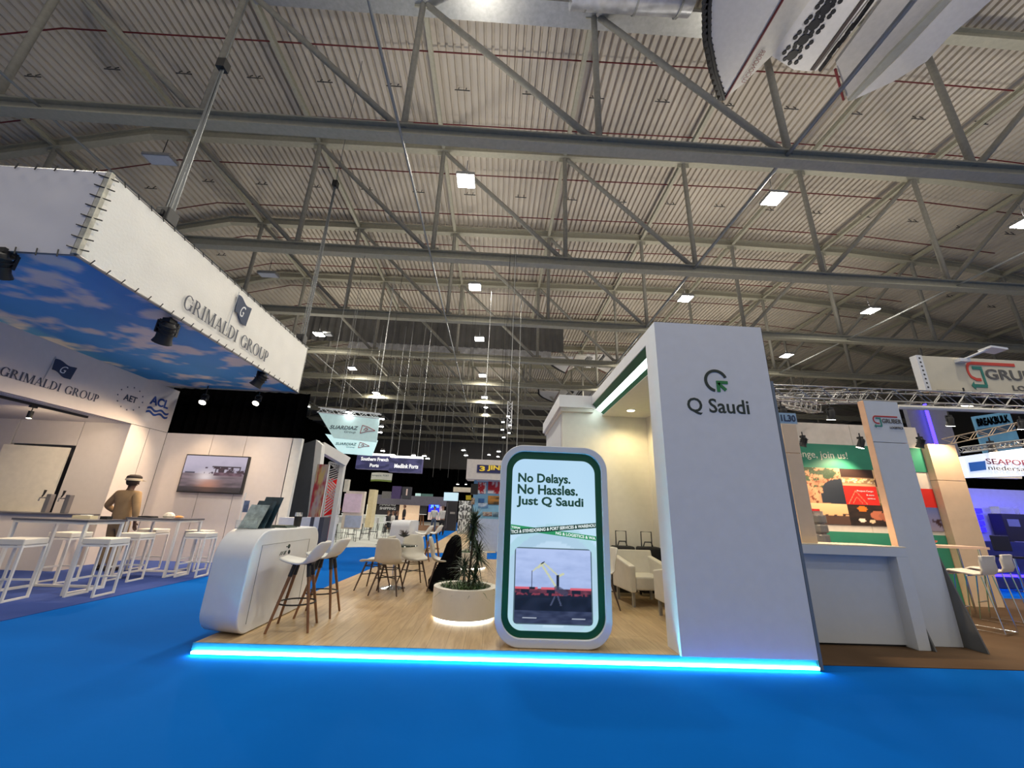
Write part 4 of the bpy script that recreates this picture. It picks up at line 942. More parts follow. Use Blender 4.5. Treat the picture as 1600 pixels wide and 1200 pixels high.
nsn=thing('stand_number_sign','pale blue stand number sign 1L30 on top of the narrow beige pillar','sign',(4.3,5.62,2.83))
MB().box(4.17,4.43,5.60,5.61,2.84,3.0).build('sign_plate',mat('pale_blue',(.30,.45,.60)),nsn); text('sign_number','1L30',(4.19,5.597,2.87),.22,.10,NAVY,nsn,bold=.02)
# graphic wall
gw=thing('graphic_wall','wall with green lettered band over a grid of harbour and transport photographs','graphic wall',(8,8.6,0))
for a,c in ((5.2,6.4),(6.4,8.0),(8.0,9.58)): MB().box(a+.004,c-.004,8.60,8.66,.01,3.64).build('wall_panel',mat('cream_wall',(.70,.64,.56),.5),gw)
MB().box(5.2,9.58,8.66,8.7,.01,3.63).build('panel_backing',BLACK,gw)
GB2=mat('band_green',(.03,.24,.15),.5,noise=.03)
MB().box(5.4,9.56,8.585,8.599,2.63,3.16).build('green_band',GB2,gw); MB().box(5.4,9.56,8.585,8.599,.01,1.32).build('green_base',GB2,gw)
text('wall_lettering','challenge, join us!',(6.27,8.584,2.80),1.52,.20,mat('cream_ink',(.75,.75,.62)),gw)
PRT=print_mat('photo_print')
def aerial(u,v):
    c=mix(S(205,160,120),S(170,120,90),fbm(u,v,6,2)+.5)
    if fbm(u,v,14,3)>.3: c=S(120,60,40)
    if fbm(u,v,4,5)>.25 and v>.45: c=mix(S(55,80,55),S(90,110,80),nz(u,v,25))
    if (u-.95)**2*1.3+(v-.30)**2<.16+.02*nz(u,v,5) or (.35<u and v<.30-.2*(u-.5) and v>.0 and u>.55): c=S(35,45,58)
    return c
def redp(u,v):
    c=S(214,40,30)
    if segd(u,v,.08,.05,.35,.75)<.012 or segd(u,v,.35,.75,.62,.05)<.012 or segd(u,v,.2,.05,.35,.42)<.01 or segd(u,v,.35,.42,.5,.05)<.01: c=S(235,130,100)
    return c
def trucks(u,v):
    c=S(55,35,28) if v>.5 else S(150,120,90)
    if .18<v<.45 and fbm(u,v,9,6)>-.1: c=mix(S(200,160,40),S(235,225,200),nz(u,v,12)+.5)
    if v<.15: c=S(200,160,120)
    return c
def sunset(u,v):
    c=mix(S(225,165,110),S(235,200,150),v)
    if v<.42: c=S(85,62,52)
    if .38<v<.55 and fbm(u,v,7,9)>.1: c=S(60,45,45)
    return c
def night(u,v):
    c=mix(S(28,20,18),S(50,35,28),fbm(u,v,5,1)+.5)
    for a,b_,r,col in ((.25,.25,.07,S(255,240,220)),(.45,.2,.06,S(240,210,170)),(.3,.8,.10,S(220,120,30)),(.6,.5,.16,S(190,110,80)),(.75,.45,.14,S(170,100,75)),(.85,.2,.12,S(220,210,200))):
        if (u-a)**2+((v-b_)*.7)**2<r*r*(1+.5*nz(u,v,14)): c=col
    return c
def sky2(u,v): return mix(S(150,140,160),S(90,110,170),v) if not(fbm(u,v,6,3)>.25 and v<.6) else S(60,35,40)
def W(px_,py_): return P(px_,py_,Y=8.585)
def wphoto(x0,x1,z0,z1,fn,n=40):
    paint('photo_panel',(x0,8.583,z0),x1-x0,z1-z0,n,int(n*(z1-z0)/(x1-x0)),fn,PRT,gw)
A_=W(1257,731); print('wall',W(1312,732),W(1285,808),W(1364,734),W(1326,800),W(1388,836),W(1272,797))
xs3=[5.9,7.54,8.62,9.56]
wphoto(6.35,7.54,1.88,2.63,aerial,60); wphoto(7.54,8.28,2.27,2.63,trucks,40); wphoto(8.28,8.62,2.27,2.63,sunset,20)
wphoto(7.54,8.28,1.88,2.27,redp,50); wphoto(8.28,8.62,1.88,2.27,lambda u,v: mix(S(80,95,50),S(180,140,110),fbm(u,v,7,2)+.5),20)
wphoto(6.70,7.54,1.46,1.88,sunset,40); wphoto(7.54,8.62,1.46,1.88,night,60)
wphoto(8.62,9.2,2.27,2.63,lambda u,v:mix(S(60,50,50),S(150,130,120),fbm(u,v,6,4)+.5),20); wphoto(8.62,9.56,1.88,2.27,redp,30); wphoto(8.62,9.56,1.40,1.88,sky2,30)
text('photo_caption','Project Cargo',(7.83,8.58,2.14),.36,.045,WHITE,gw); text('photo_caption','& more',(8.02,8.58,2.07),.17,.035,WHITE,gw); text('photo_caption','services',(8.03,8.58,2.0),.17,.03,WHITE,gw)
bp=thing('beige_pillar','wide beige lit pillar right of the graphic wall','pillar',(9.9,8.5,0))
MB().box(9.58,10.22,8.45,8.62,.01,2.45).box(9.58,10.22,8.45,8.62,2.46,3.24).build('pillar_panel',BEIGE,bp)
ws=thing('wastebasket','grey slatted bin standing below the photographs','bin',(6.9,8.3,1)); 
p=P(1281,830,Y=7.6); ws.location=(p.x,7.6,.01)
b=MB(); 
for k in range(9): b.lathe([(.13,.10+.17*k),(.135,.12+.17*k),(.135,.22+.17*k),(.13,.24+.17*k)],(p.x,7.6,.01),18)
b.build('rack_ring',mat('rack_grey',(.25,.24,.23),.4,.5),ws); ws.name='leaflet_rack'; ws['label']='round grey wire leaflet rack at the left of the photographs'; ws['category']='rack'
MB().tube([(p.x,7.6,.01),(p.x,7.6,1.68)],.1,12).build('rack_core',mat('rack_core',(.35,.30,.28),.5,noise=.5,scale=10),ws)
MB().box(p.x-.12,p.x+.06,7.58,7.62,1.50,1.72).build('red_leaflet',REDP,ws)
# lighting trusses
t1_=thing('front_truss','aluminium lattice truss running above the logo pillar','truss',(8,5.95,3.4)); lattice('x',(3.7,5.95,3.42),(12,5.95,3.50),.20,t1_,step=.2,r=.012)
MB().tube([(6.2,5.75,3.22),(12,5.75,3.28)],.035,8).build('lower_pipe',mat('white_pipe',(.7,.66,.58),.4),t1_)
t2_=thing('side_truss','slanting lattice truss running away behind the stand number sign','truss',(5,7,3.4)); lattice('x',(4.6,6.2,3.38),(7.0,8.2,3.85),.16,t2_,step=.2,r=.012)
t4_=thing('small_truss','short upper lattice truss seen left of the logo pillar','truss',(7.4,9,4)); lattice('x',(5.6,8.0,3.95),(9.2,9.0,4.45),.22,t4_,step=.25,r=.012)
t3_=thing('rear_truss','warm lit lattice truss passing in front of the blue banner at right','truss',(12,9,3.5)); lattice('x',P(1478,690,Y=9.5),P(1640,655,Y=9.0),.16,t3_,m=mat('warm_lit_alu',(.50,.38,.26),.4,.6),step=.2,r=.013)  # warm lamp light is put into this truss colour
for p_,lab,pw in ((P(1298,645,Y=7.2),'lit stage spotlight between the narrow pillar and the logo pillar',160),(P(1222,645,Y=5.8),'lit stage spotlight beside the stand number sign',110),(P(1484,656,Y=8.0),'silver stage spotlight right of the logo pillar',90),(P(1510,622,Y=6.1),'bright lamp directly under the large hanging sign',60),(P(1596,662,Y=8.6),'stage spotlight cut by the right edge of the photo',50)):
    stage_spot(p_,(p_.x,p_.y+.9,0),lab,True,pw*1.5,(1,.72,.46),.6,110,'stage spotlights of the right stand')
for p_,lab in ((P(1345,690,Y=8.1),'spotlight in front of the green band, right'),(P(1255,688,Y=8.1),'black spotlight in front of the green band, left'),(P(1438,690,Y=8.1),'black spotlight beside the logo pillar on the right')):
    stage_spot(p_,(p_.x-.4,8.6,1.4),lab,'right' in lab[:60] and 'logo' not in lab,110,(1,.72,.46),.6,120,'stage spotlights of the right stand')
# hanging sign
hs=thing('hanging_sign','large cream hanging sign with red and teal hook logo at the right edge','sign',(9,6.5,4.1))
MB().box(7.74,11.2,6.5,6.62,3.80,4.47).build('sign_face',mat('cream_sign',(.66,.60,.46),.5,noise=.02),hs)
MB().box(7.62,7.73,6.48,6.6,3.79,4.47).build('perforated_edge',WHITE,hs)
b=MB()
for i in range(8): b.tube([(7.675,6.478,3.85+.08*i),(7.675,6.481,3.85+.08*i)],.018,10)
b.build('edge_holes',BLACK,hs)
glogo(hs,8.53,3.90,.285,.50,6.495,'GRUBER','',True,4.6,red=mat('bright_red',(.62,.05,.03)))
text('logo_subword','LOGISTICS',(9.30,6.495,3.87),.95,.10,GG,hs,bold=.02)
for x in (7.85,8.0,10.5): MB().tube([(x,6.5,3.80),(x,6.0,3.62)],.022,6).build('support_post',ALU,hs)
fl=thing('flood_lamp','white flood lamp on a slanting arm above the large hanging sign','lamp',P(1540,548,Y=6.3))
a=P(1505,562,Y=6.45); c=P(1543,546,Y=6.2); MB().tube([a,c],.02,8).build('arm',WHITE,fl); MB().box(a.x-.12,a.x+.08,a.y-.05,a.y+.05,a.z-.05,a.z+.01).build('foot_clamp',WHITE,fl)
MB().prism([c+Vector((-.05,-.1,0)),c+Vector((.25,-.1,-.03)),c+Vector((.27,.12,-.03)),c+Vector((-.03,.12,0))],(0,0,.035)).build('lamp_head',WHITE,fl)
# blue lit stand beyond
bl=thing('blue_led_post','dark post with a vertical blue neon strip behind the logo pillar','post',P(1447,700,Y=10))
a=P(1440,634,Y=10); c=P(1460,697,Y=10); MB().prism([a+Vector((-.35,.1,.05)),a+Vector((.8,.1,.05)),a+Vector((.8,.1,-1.3)),a+Vector((-.35,.1,-1.3))],(0,.1,0)).build('post_panel',mat('post_grey',(.14,.14,.18)),bl)
MB().tube([(a.x+.1,10,a.z+.05),(a.x+.1,10,a.z-1.05)],.035,8).build('blue_neon',mat('neon_blue',(.03,.02,1),.4,emit=7,ecol=(.04,.02,1)),bl)
bb=thing('blue_banner','tilted blue hanging banner with black heavy lettering, right background','banner',P(1550,690,Y=14))
a=P(1519,651,Y=14); c=P(1577,643,Y=14); e=P(1549,700,Y=14)
u_=(c-a); dwn=Vector((0,0,-1.75)); MB().prism([a,c,c+dwn,a+dwn],(0,.05,0)).build('banner_cloth',mat('banner_blue',(.10,.27,.42),.6,noise=.15,scale=2),bb)
MB().prism([a+dwn*.28-Vector((0,.01,0)),c+dwn*.28-Vector((0,.01,0)),c+dwn*.42-Vector((0,.01,0)),a+dwn*.42-Vector((0,.01,0))],(0,.005,0)).build('dark_stripe',mat('banner_stripe',(.03,.07,.12)),bb)
t_=text('banner_lettering','BREAKBULK',(0,0,0),1,1,BLACK,None,bold=.05); 
for v in t_.data.vertices: v.co=a+u_*(.06+v.co.x*.86)+Vector((0,-.02,-.40+v.co.z*.30))-bb.location
t_.parent=bb
sp=thing('glowing_sign','glowing white hanging sign with blue square logo at the right edge','sign',P(1560,720,Y=9))
MB().prism([P(1506,713,Y=9),P(1517,746,Y=9)+Vector((0,0,0)),P(1660,741,Y=9),P(1660,692,Y=9)],(0,.25,0)).build('light_box',mat('box_white',(.7,.72,.8),.4,emit=.75,ecol=(.75,.85,1)),sp)
a=P(1517,722,Y=8.99); MB().prism([P(1513,723,Y=8.98),P(1539,720,Y=8.98),P(1541,734,Y=8.98),P(1516,737,Y=8.98)],(0,-.005,0)).build('logo_square',mat('logo_blue',(.02,.12,.5),.4,emit=.3,ecol=(.02,.15,.6)),sp)
text('sign_lettering','SEAPORTS',P(1542,725,Y=8.97),1.35,.13,mat('sign_plum',(.25,.06,.12)),sp,bold=.01); text('sign_lettering','niedersachsen',P(1545,734,Y=8.97),1.5,.10,GG,sp)
MB().prism([P(1530,747,Y=8.98),P(1597,744,Y=8.98),P(1597,748,Y=8.98),P(1532,747,Y=8.98)],(0,.1,0)).build('lower_lip',WHITE,sp)
tt=thing('triangle_truss','bright triangular truss with lamp over the glowing sign','truss',P(1545,700,Y=9.2)); lattice('x',P(1503,703,Y=9.2),P(1600,692,Y=8.6),.12,tt,step=.15,r=.014); lattice('x',P(1503,703,Y=9.2),P(1600,690,Y=10.4),.12,tt,step=.15,r=.014)
stage_spot(P(1549,697,Y=9.1),(12,9,0),'bright lamp in the triangular truss above the glowing sign',True,30,(1,1,1),.7,100,'stage spotlights of the right stand')
BLW=mat('lilac_wall',(.45,.48,.78),.5)
bs_=thing('blue_stand_wall','lilac wall with blue glowing shelves in the right background','stand wall',(15,12,0))
MB().box(12.9,19,12.0,12.1,0.01,2.68).build('wall_panel',BLW,bs_)
NB=mat('neon_blue',(.03,.02,1),.4,emit=7,ecol=(.04,.02,1))
for x0,x1 in ((14.05,14.6),(16.1,16.6)):
    for k in range(4): MB().box(x0+.02*k,x1+.02*k,11.93,11.99,1.42+.18*k,1.55+.18*k).build('glowing_shelf',mat('neon_soft',(.03,.02,1),.4,emit=1.6,ecol=(.03,.02,1)),bs_)
cm=thing('coffee_machine','black coffee machine on the dark counter of the blue stand','machine',(15,11.7,1.2)); MB().box(14.75,15.5,11.55,11.9,1.2,1.95).build('machine_body',BLACK,cm,bevel=.02); MB().box(14.85,15.2,11.54,11.56,1.6,1.8).build('machine_screen',mat('dim_screen',(.1,.12,.2),.2,emit=.3),cm); MB().box(14.8,15.4,11.6,11.85,1.95,2.15).build('bean_hopper',GLASS,cm)
dc=thing('dark_counter','long dark counter with blue neon foot line in the right background','counter',(14,11,0)); MB().box(11.8,19,11.2,11.8,0.01,1.18).build('counter_body',mat('dark_blue_panel',(.035,.045,.12),.4),dc); MB().box(11.8,19,11.15,11.19,.30,.36).build('neon_line',NB,dc)
for i,x in enumerate((13.6,14.6,15.7)):
    t_=thing('black_stool',['left','middle','right'][i]+' black backed high stool at the dark counter','bar stool',(x,10.7,0),'black stools at the dark counter'); MB().box(x-.25,x+.25,10.85,10.9,.95,1.35).build('backrest',BLACK,t_,bevel=.02); MB().box(x-.24,x+.24,10.45,10.9,.80,.85).build('seat',BLACK,t_)
    MB().tube([(x,10.7,0),(x,10.7,.8)],.03,8).build('stem',CHROME,t_); MB().lathe([(.22,0),(.22,.02)],(x,10.7,0),16).build('base_plate',CHROME,t_)
area('blue_wash',(14.5,10.6,2.4),4,.3,60,(.12,.10,1),(0,.6,-1))
# wire stools
def wire_stool():
    t_=thing('sled_bar_stool','','bar stool')
    prof=[(-.20,.77),(-.22,.80),(-.18,.81),(.10,.775),(.19,.79),(.225,.86),(.22,.98),(.235,1.06),(.21,1.065)]
    b=MB(); n=8
    for y,z in prof:
        for k in range(n+1):
            u=-1+2*k/n; b.v.append(Vector((u*.25,y,z)))
    b.f=[(j*(n+1)+k,j*(n+1)+k+1,(j+1)*(n+1)+k+1,(j+1)*(n+1)+k) for j in range(len(prof)-1) for k in range(n)]
    o=b.build('seat_shell',mat('stool_cream',(.74,.70,.62),.4,noise=.02),t_,smooth=True); m_=o.modifiers.new('thickness','SOLIDIFY'); m_.thickness=.03
    for s in (-1,1):
        b=MB(); b.tube([(s*.19,.16,.77),(s*.21,.24,.02),(s*.21,-.24,.02),(s*.19,-.14,.77)],.010,7); b.build('sled_leg',CHROME,t_,smooth=True)
    MB().tube([(-.205,-.21,.28),(.205,-.21,.28)],.010,7).tube([(-.21,.235,.02),(.21,.235,.02)],.009,7).tube([(-.19,0,.765),(.19,0,.765)],.012,7).build('cross_wire',CHROME,t_)
    return t_
w0=wire_stool()
for i,(x,y,a,lab) in enumerate(((7.55,6.55,-158,'nearest cream shell stool on chrome sled legs beside the right pillar'),(8.55,7.1,-155,'second cream shell stool on chrome sled legs, behind the nearest one'))):
    o=place(w0,(x,y,.007),math.radians(a),lab,i==0); o['group']='cream sled stools of the right stand'
ht=thing('high_table','cream high table with thin metal legs behind the cream sled stools','table',(8.3,7.6,0))
MB().box(7.75,8.95,7.35,7.9,1.12,1.16).build('table_top',mat('cream_top2',(.78,.55,.42),.4),ht)
for x,y in ((7.85,7.45),(8.85,7.45),(7.85,7.8),(8.85,7.8)): MB().tube([(x,y,.01),(x,y,1.12)],.016,8).build('leg',CHROME,ht)
b=MB(); b.lathe([(.08,0),(.16,.06),(.165,.08),(.10,.04)],(7.98,7.55,1.16),20); r_=thing('red_bowl','shallow red bowl on the cream high table','bowl',(7.98,7.55,1.16)); b.build('bowl',mat('bowl_red',(.65,.12,.06),.4),r_,smooth=True)
b=MB(); 
for k in range(6): b.lathe([(.005,.05),(.03,.07),(.03,.09),(.004,.11)],(7.98+.05*math.cos(k),7.55+.05*math.sin(k),1.16),8)
b.build('sweets',mat('sweet_orange',(.8,.35,.15)),r_,kind='stuff')
# ================================================================ BEYOND THE MIDDLE STAND
o=MB().prism([tuple(P(*q_,Z=.001)) for q_ in ((478,857),(640,853),(655,838),(600,826),(530,822),(470,830))],(0,0,.012)).build('floor_white_stand',mat('white_floor',(.66,.68,.64),.35),kind='structure'); o['label']='glossy white floor of the stand beyond the middle stand'
o=MB().prism([tuple(P(*q_,Z=.001)) for q_ in ((655,864),(712,830),(740,830),(775,864))],(0,0,.012)).build('floor_wood_stand',wood_mat('oak_floor2',(.50,.36,.20),(.62,.46,.28),(6,.6,1)),kind='structure'); o['label']='oak floor of the photo wall stand'
# hanging trapezoid signs
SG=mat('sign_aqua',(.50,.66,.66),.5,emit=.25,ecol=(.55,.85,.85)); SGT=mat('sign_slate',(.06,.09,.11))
def flag_word(parent,a,w,h,y):
    text('sign_lettering','SUARDIAZ',a,w*.62,h*.42,SGT,parent,bold=.02,shear=.2); text('sign_lettering','Group',a+Vector((w*.33,0,-h*.45)),w*.25,h*.34,SGT,parent,shear=.2)
    b=MB(); q=lambda u,v:(a.x+w*(.68+u*.32),y-.01,a.z+h*(v*1.0-.35))
    for p1,p2 in (((0,.0),(.08,.9)),((.08,.9),(.45,.75)),((.45,.75),(1,.35)),((1,.35),(.5,.25)),((.5,.25),(0,.0)),((.2,.35),(.35,.65)),((.35,.65),(.5,.45)),((.5,.45),(.3,.3))): b.tube([q(*p1),q(*p2)],.014,4)
    b.build('pennant_logo',mat('pennant_red',(.35,.05,.07)),parent)
t_=thing('trapezoid_sign','upper aqua trapezoid hanging sign with pennant logo','sign',P(545,665,Y=16))
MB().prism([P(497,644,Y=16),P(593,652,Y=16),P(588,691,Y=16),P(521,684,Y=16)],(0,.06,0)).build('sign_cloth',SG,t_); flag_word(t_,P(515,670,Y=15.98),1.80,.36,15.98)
tt=thing('sign_truss','black and white lattice truss with lamps over the trapezoid sign','truss',P(545,645,Y=16)); lattice('x',P(498,641,Y=16.1),P(594,651,Y=16.1),.20,tt,step=.22,m=WHITE)
for x_ in (-7.0,-5.0): MB().tube([(x_,16.03,5.0),(x_,16.03,12)],.010,5).build('hanging_wire',GALV,t_)
t_=thing('trapezoid_sign','lower aqua trapezoid hanging sign, behind and below the upper one','sign',P(545,700,Y=18))
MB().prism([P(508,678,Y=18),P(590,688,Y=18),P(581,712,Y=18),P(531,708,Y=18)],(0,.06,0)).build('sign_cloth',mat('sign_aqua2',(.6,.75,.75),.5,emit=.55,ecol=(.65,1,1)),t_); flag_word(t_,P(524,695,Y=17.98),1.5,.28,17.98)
for x_ in (-7.2,-5.6): MB().tube([(x_,18.03,4.5),(x_,18.03,12)],.010,5).build('hanging_wire',GALV,t_)
GLB=mat('lamp_glow',(1,1,1),.4,emit=25,ecol=(1,1,.95))
def lampdot(px_,py_,Y,lab,r=.09,grp='small bright sign lamps'):
    p=P(px_,py_,Y=Y); t_=thing('sign_lamp',lab,'lamp',p,grp); MB().tube([p+Vector((0,0,.12)),p+Vector((0,0,.02))],[r*.7,r],12).build('lamp_can',BLACK,t_); MB().tube([p+Vector((0,0,.02)),p],r*.9,12).build('lamp_lens',GLB,t_); MB().tube([p+Vector((0,0,.12)),(p.x,p.y,12)],.005,4).build('hanging_wire',BLACK,t_)
for i,(a,c,Y,r) in enumerate(((545,645,15.9,.14),(597,655,16,.10),(596,667,16.5,.10),(594,676,17,.10),(598,705,22,.12),(646,712,22,.12),(663,713,22,.12),(668,717,22.5,.12),(794,651,14,.06),(786,660,14.2,.06),(797,665,14.4,.06),(785,672,14.7,.06),(795,677,15,.06),(787,684,15.3,.06),(724,704,20,.10),(728,712,20,.10),(779,706,20,.10),(764,711,22,.08),(778,714,22,.08),(715,757,30,.10),(728,757,30,.08),(759,637,26,.14))):
    lampdot(a,c,Y,['bright lamp on top of the upper trapezoid sign','uppermost of three bright lamps right of the trapezoid sign','middle of three bright lamps right of the trapezoid sign','lowest of three bright lamps right of the trapezoid sign','bright lamp above the left purple sign','left bright lamp above the right purple sign','second bright lamp above the right purple sign','rightmost bright lamp above the right purple sign','top lamp on the thin vertical truss','second lamp down the thin vertical truss, left','second lamp down the thin vertical truss, right','third lamp down the thin vertical truss, left','third lamp down the thin vertical truss, right','lowest lamp on the thin vertical truss','upper of two lamps left of the yellow letter sign','lower of two lamps left of the yellow letter sign','upper lamp over the yellow letter sign','left lower lamp over the yellow letter sign','right lower lamp over the yellow letter sign','left of two warm lamps above the cream round sign','right of two warm lamps above the cream round sign','bright lamp high above the yellow letter sign'][i],r)
vt=thing('vertical_truss','thin vertical lattice truss hanging above the kiosk, carrying small lamps','truss',P(792,640,Y=14)); a=P(797,628,Y=14); lattice('x',(a.x,14,a.z),(a.x,14,a.z-1.0),.16,vt,m=WHITE,step=.15,r=.012); MB().tube([(a.x-.05,14,a.z-1),(a.x-.05,14,1.5)],.02,6).build('lower_tube',ALU,vt); MB().tube([(a.x,14,a.z),(a.x,14,12)],.012,5).build('hanging_wire',GALV,vt)
# grey block, portal frame and lattice screen
gb=thing('grey_block','tall dark grey wall with white front edge behind the counter','wall panel',(-6,12.4,0)); Y=12.4
MB().prism([P(436,900,Y=Y),P(462,697,Y=Y),P(494,687,Y=Y),P(472,880,Y=Y)],(0,.3,0)).build('grey_panel',GREYW,gb); MB().prism([P(494,687,Y=Y),P(503,695,Y=Y),P(485,880,Y=Y),P(472,880,Y=Y)],(0,.25,0)).build('white_edge',FRAMEW,gb)
pr=lambda u,v:mix(mix(S(190,170,190),S(225,190,120),fbm(u,v,2,3)+.5),S(190,40,60),2*fbm(u,v,4,8))
pw=thing('colour_print_wall','brightly coloured printed wall panel beside the grey block','poster wall',P(485,800,Y=12.3)); a=P(481,808,Y=12.3); 
paint('print_sheet',a,.34,1.5,16,50,pr,print_mat('colour_print',emit=.25),pw); MB().box(a.x,a.x+.34,12.31,12.36,0,a.z+1.5).build('print_board',WHITE,pw)
po=thing('portal_frame','white portal frame with slanting lattice screen beside the red wall','portal',(-5,13.5,0))
MB().bar(P(500,698,Y=12.9),P(541,722,Y=13.6),.28,.30).build('top_beam',FRAMEW,po); q_=P(541,722,Y=13.6); MB().box(q_.x-.16,q_.x-.02,13.5,13.7,0,q_.z+.1).build('right_post',FRAMEW,po)
Y=13.6; A=[P(515,722,Y=Y),P(537,728,Y=Y),P(529,803,Y=Y),P(504,808,Y=Y)]
def bil(u,v): return (A[3]*(1-u)+A[2]*u)*(1-v)+(A[0]*(1-u)+A[1]*u)*v
for p1,p2 in ((0,1),(1,2),(2,3),(3,0)): MB().bar(A[p1],A[p2],.05).build('screen_frame',FRAMEW,po)
for k in range(7):
    v=.04+k*.055; MB().bar(bil(0,v),bil(1,v+.22),.028,.03).build('slat',FRAMEW,po)
for k in range(6):
    v=.72-k*.055; MB().bar(bil(.0+.0*k,v),bil(1,v-.26),.028,.03).build('slat',FRAMEW,po)
for k in range(6):
    v=.62+k*.045; MB().bar(bil(0,v),bil(1,v+.16),.028,.03).build('slat',FRAMEW,po)
for k in range(4):
    v=.99-k*.05; MB().bar(bil(.1+.15*k,.97),bil(1,.80+.05*k),.028,.03).build('slat',FRAMEW,po)
rw_=thing('red_wall','bright red wall with pale neon outline behind the lattice screen','wall panel',(-5.5,14.2,0)); a=P(497,747,Y=14.2); c=P(545,747,Y=14.2); MB().box(a.x-.2,c.x-.25,14.2,14.3,0,a.z).build('red_panel',mat('red_paint',(.62,.015,.012),.5,emit=.15,ecol=(1,.02,.02)),rw_)
q1=P(486,768,Y=14.1); q2=P(503,768,Y=14.1); MB().tube([q1,q2,(q2.x-.05,14.1,1.1),(q1.x,14.1,1.1)],.02,5).build('neon_outline',mat('pink_neon',(1,.3,.3),.4,emit=2),rw_)
MB().box(q1.x-.3,q2.x-.1,14.12,14.16,1.15,q1.z-.1).build('blue_screen',mat('muted_screen',(.05,.10,.22),.3,emit=.3),rw_)
dbk=thing('stand_desk','white and dark striped desk just behind the counter','desk',(-4.6,10.6,0))
a=P(437,808,Y=10.6); 
for i,(x0,x1,m_) in enumerate(((437,473,'w'),(473,486,'w'),(486,492,'d'),(492,500,'w'),(500,507,'d'))):
    p1=P(x0,808,Y=10.6); p2=P(x1,808,Y=10.6); MB().box(p1.x,p2.x,10.6,11.0,0.0,p1.z).build('desk_panel',mat('desk_white',(.62,.64,.70)) if m_=='w' else mat('desk_dark',(.06,.06,.08)),dbk)
# row of stands far down the left of the aisle
def stand(name,lab,cat,rects,Y,dep=.3,loc=None):
    a=P(rects[0][0],rects[0][1],Y=Y); t_=thing(name,lab,cat,(a.x,Y,0))
    for r in rects:
        x0,y0,x1,y1,col=r[:5]; dy=r[5] if len(r)>5 else 0; p1=P(x0,y1,Y=Y+dy); p2=P(x1,y0,Y=Y+dy); e=r[6] if len(r)>6 else 0; nm=r[7] if len(r)>7 else 'wall_panel'
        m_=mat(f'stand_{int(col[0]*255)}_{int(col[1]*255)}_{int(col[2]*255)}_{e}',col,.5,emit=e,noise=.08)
        MB().box(p1.x,p2.x,Y+dy,Y+dy+(dep if not dy else .05),max(0.02,p1.z),p2.z).build(nm,m_,t_)
    return t_
stand('poster_stand','cream stand wall with pale printed poster, left of the seated people','stand wall',[(532,768,570,826,S(226,214,200)),(534,772,566,800,S(214,190,205),-.06,.1,'poster'),(537,806,565,824,S(170,180,205),-.06,0,'lower_print')],19)
stand('narrow_screen','small white printed panel above the cream stand wall','panel',[(536,749,545,768,S(215,210,200))],22)
stand('cream_column','cream column with pale counter beside it','column',[(569,765,586,824,S(220,205,165)),(571,788,574,806,S(240,240,225),-.06,.3,'light_strip')],20,.6)
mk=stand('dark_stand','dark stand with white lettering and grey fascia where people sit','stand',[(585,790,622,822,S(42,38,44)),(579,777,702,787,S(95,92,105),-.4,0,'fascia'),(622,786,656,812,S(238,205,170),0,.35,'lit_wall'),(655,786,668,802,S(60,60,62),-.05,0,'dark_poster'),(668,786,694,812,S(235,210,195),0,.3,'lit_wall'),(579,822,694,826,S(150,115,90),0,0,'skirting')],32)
text('stand_lettering','MAKING',P(593,790,Y=31.9),1.2,.26,WHITE,mk,bold=.03); text('stand_lettering','SHIPPING',P(593,796,Y=31.9),1.2,.20,WHITE,mk,bold=.03)
tvf=stand('distant_television','blue lit television on the far cream wall','television',[(669,789,687,800,S(30,35,190),0,1.2,'screen')],31.5,.06); text('screen_lettering','JUS',P(672,794,Y=31.4),.65,.24,mat('cyan_ink',(.1,.5,1),.4,emit=1,ecol=(.2,.6,1)),tvf,bold=.03)
stand('grey_hanging_panel','plain grey panel above the dark stand','panel',[(596,768,610,778,S(110,108,108))],27)
stand('hanging_screen','purple glowing panel above the dark stand','panel',[(611,760,627,779,S(75,60,105))],26); stand('dark_poster','dark poster with pale streak right of the purple panel','poster',[(627,761,643,780,S(62,62,70)),(634,764,637,774,S(215,190,180),-.06,.2,'streak')],26)
stand('teal_screens','pale teal screens far down the aisle','screen',[(648,771,657,781,S(190,225,225),0,.3,'screen'),(658,772,676,781,S(80,115,110),0,.1,'screen')],32)
stand('white_sign_box','pale blue lit sign box at the end of the aisle','sign',[(693,770,716,782,S(190,220,235),0,.5,'sign_face')],27); 
fp=stand('floral_poster','grey white patterned poster stand at the right of the aisle','poster wall',[(714,783,737,834,S(170,172,168))],24,.2)
p1=P(714,832,Y=23.98); p2=P(737,783,Y=23.98); paint('poster_print',p1,p2.x-p1.x,p2.z-p1.z,24,48,lambda u,v:mix(S(60,62,64),S(225,228,225),.5+1.3*math.sin(9*fbm(abs(u-.5),v,3,5))),PRT,fp)
stand('dark_passage','dark shelving at the end of the aisle with standing visitors in front','shelving',[(694,783,715,829,S(38,36,40)),(696,786,700,826,S(90,85,90),-.06,0,'shelf_post'),(703,800,711,803,S(140,135,130),-.06,0,'shelf_board')],26)
stand('black_tower','black block behind the photo wall','wall panel',[(735,756,747,772,S(12,12,12))],15)
stand('round_sign','cream sign with small letters above the photo wall','sign',[(708,762,737,768,S(205,195,175))],22)
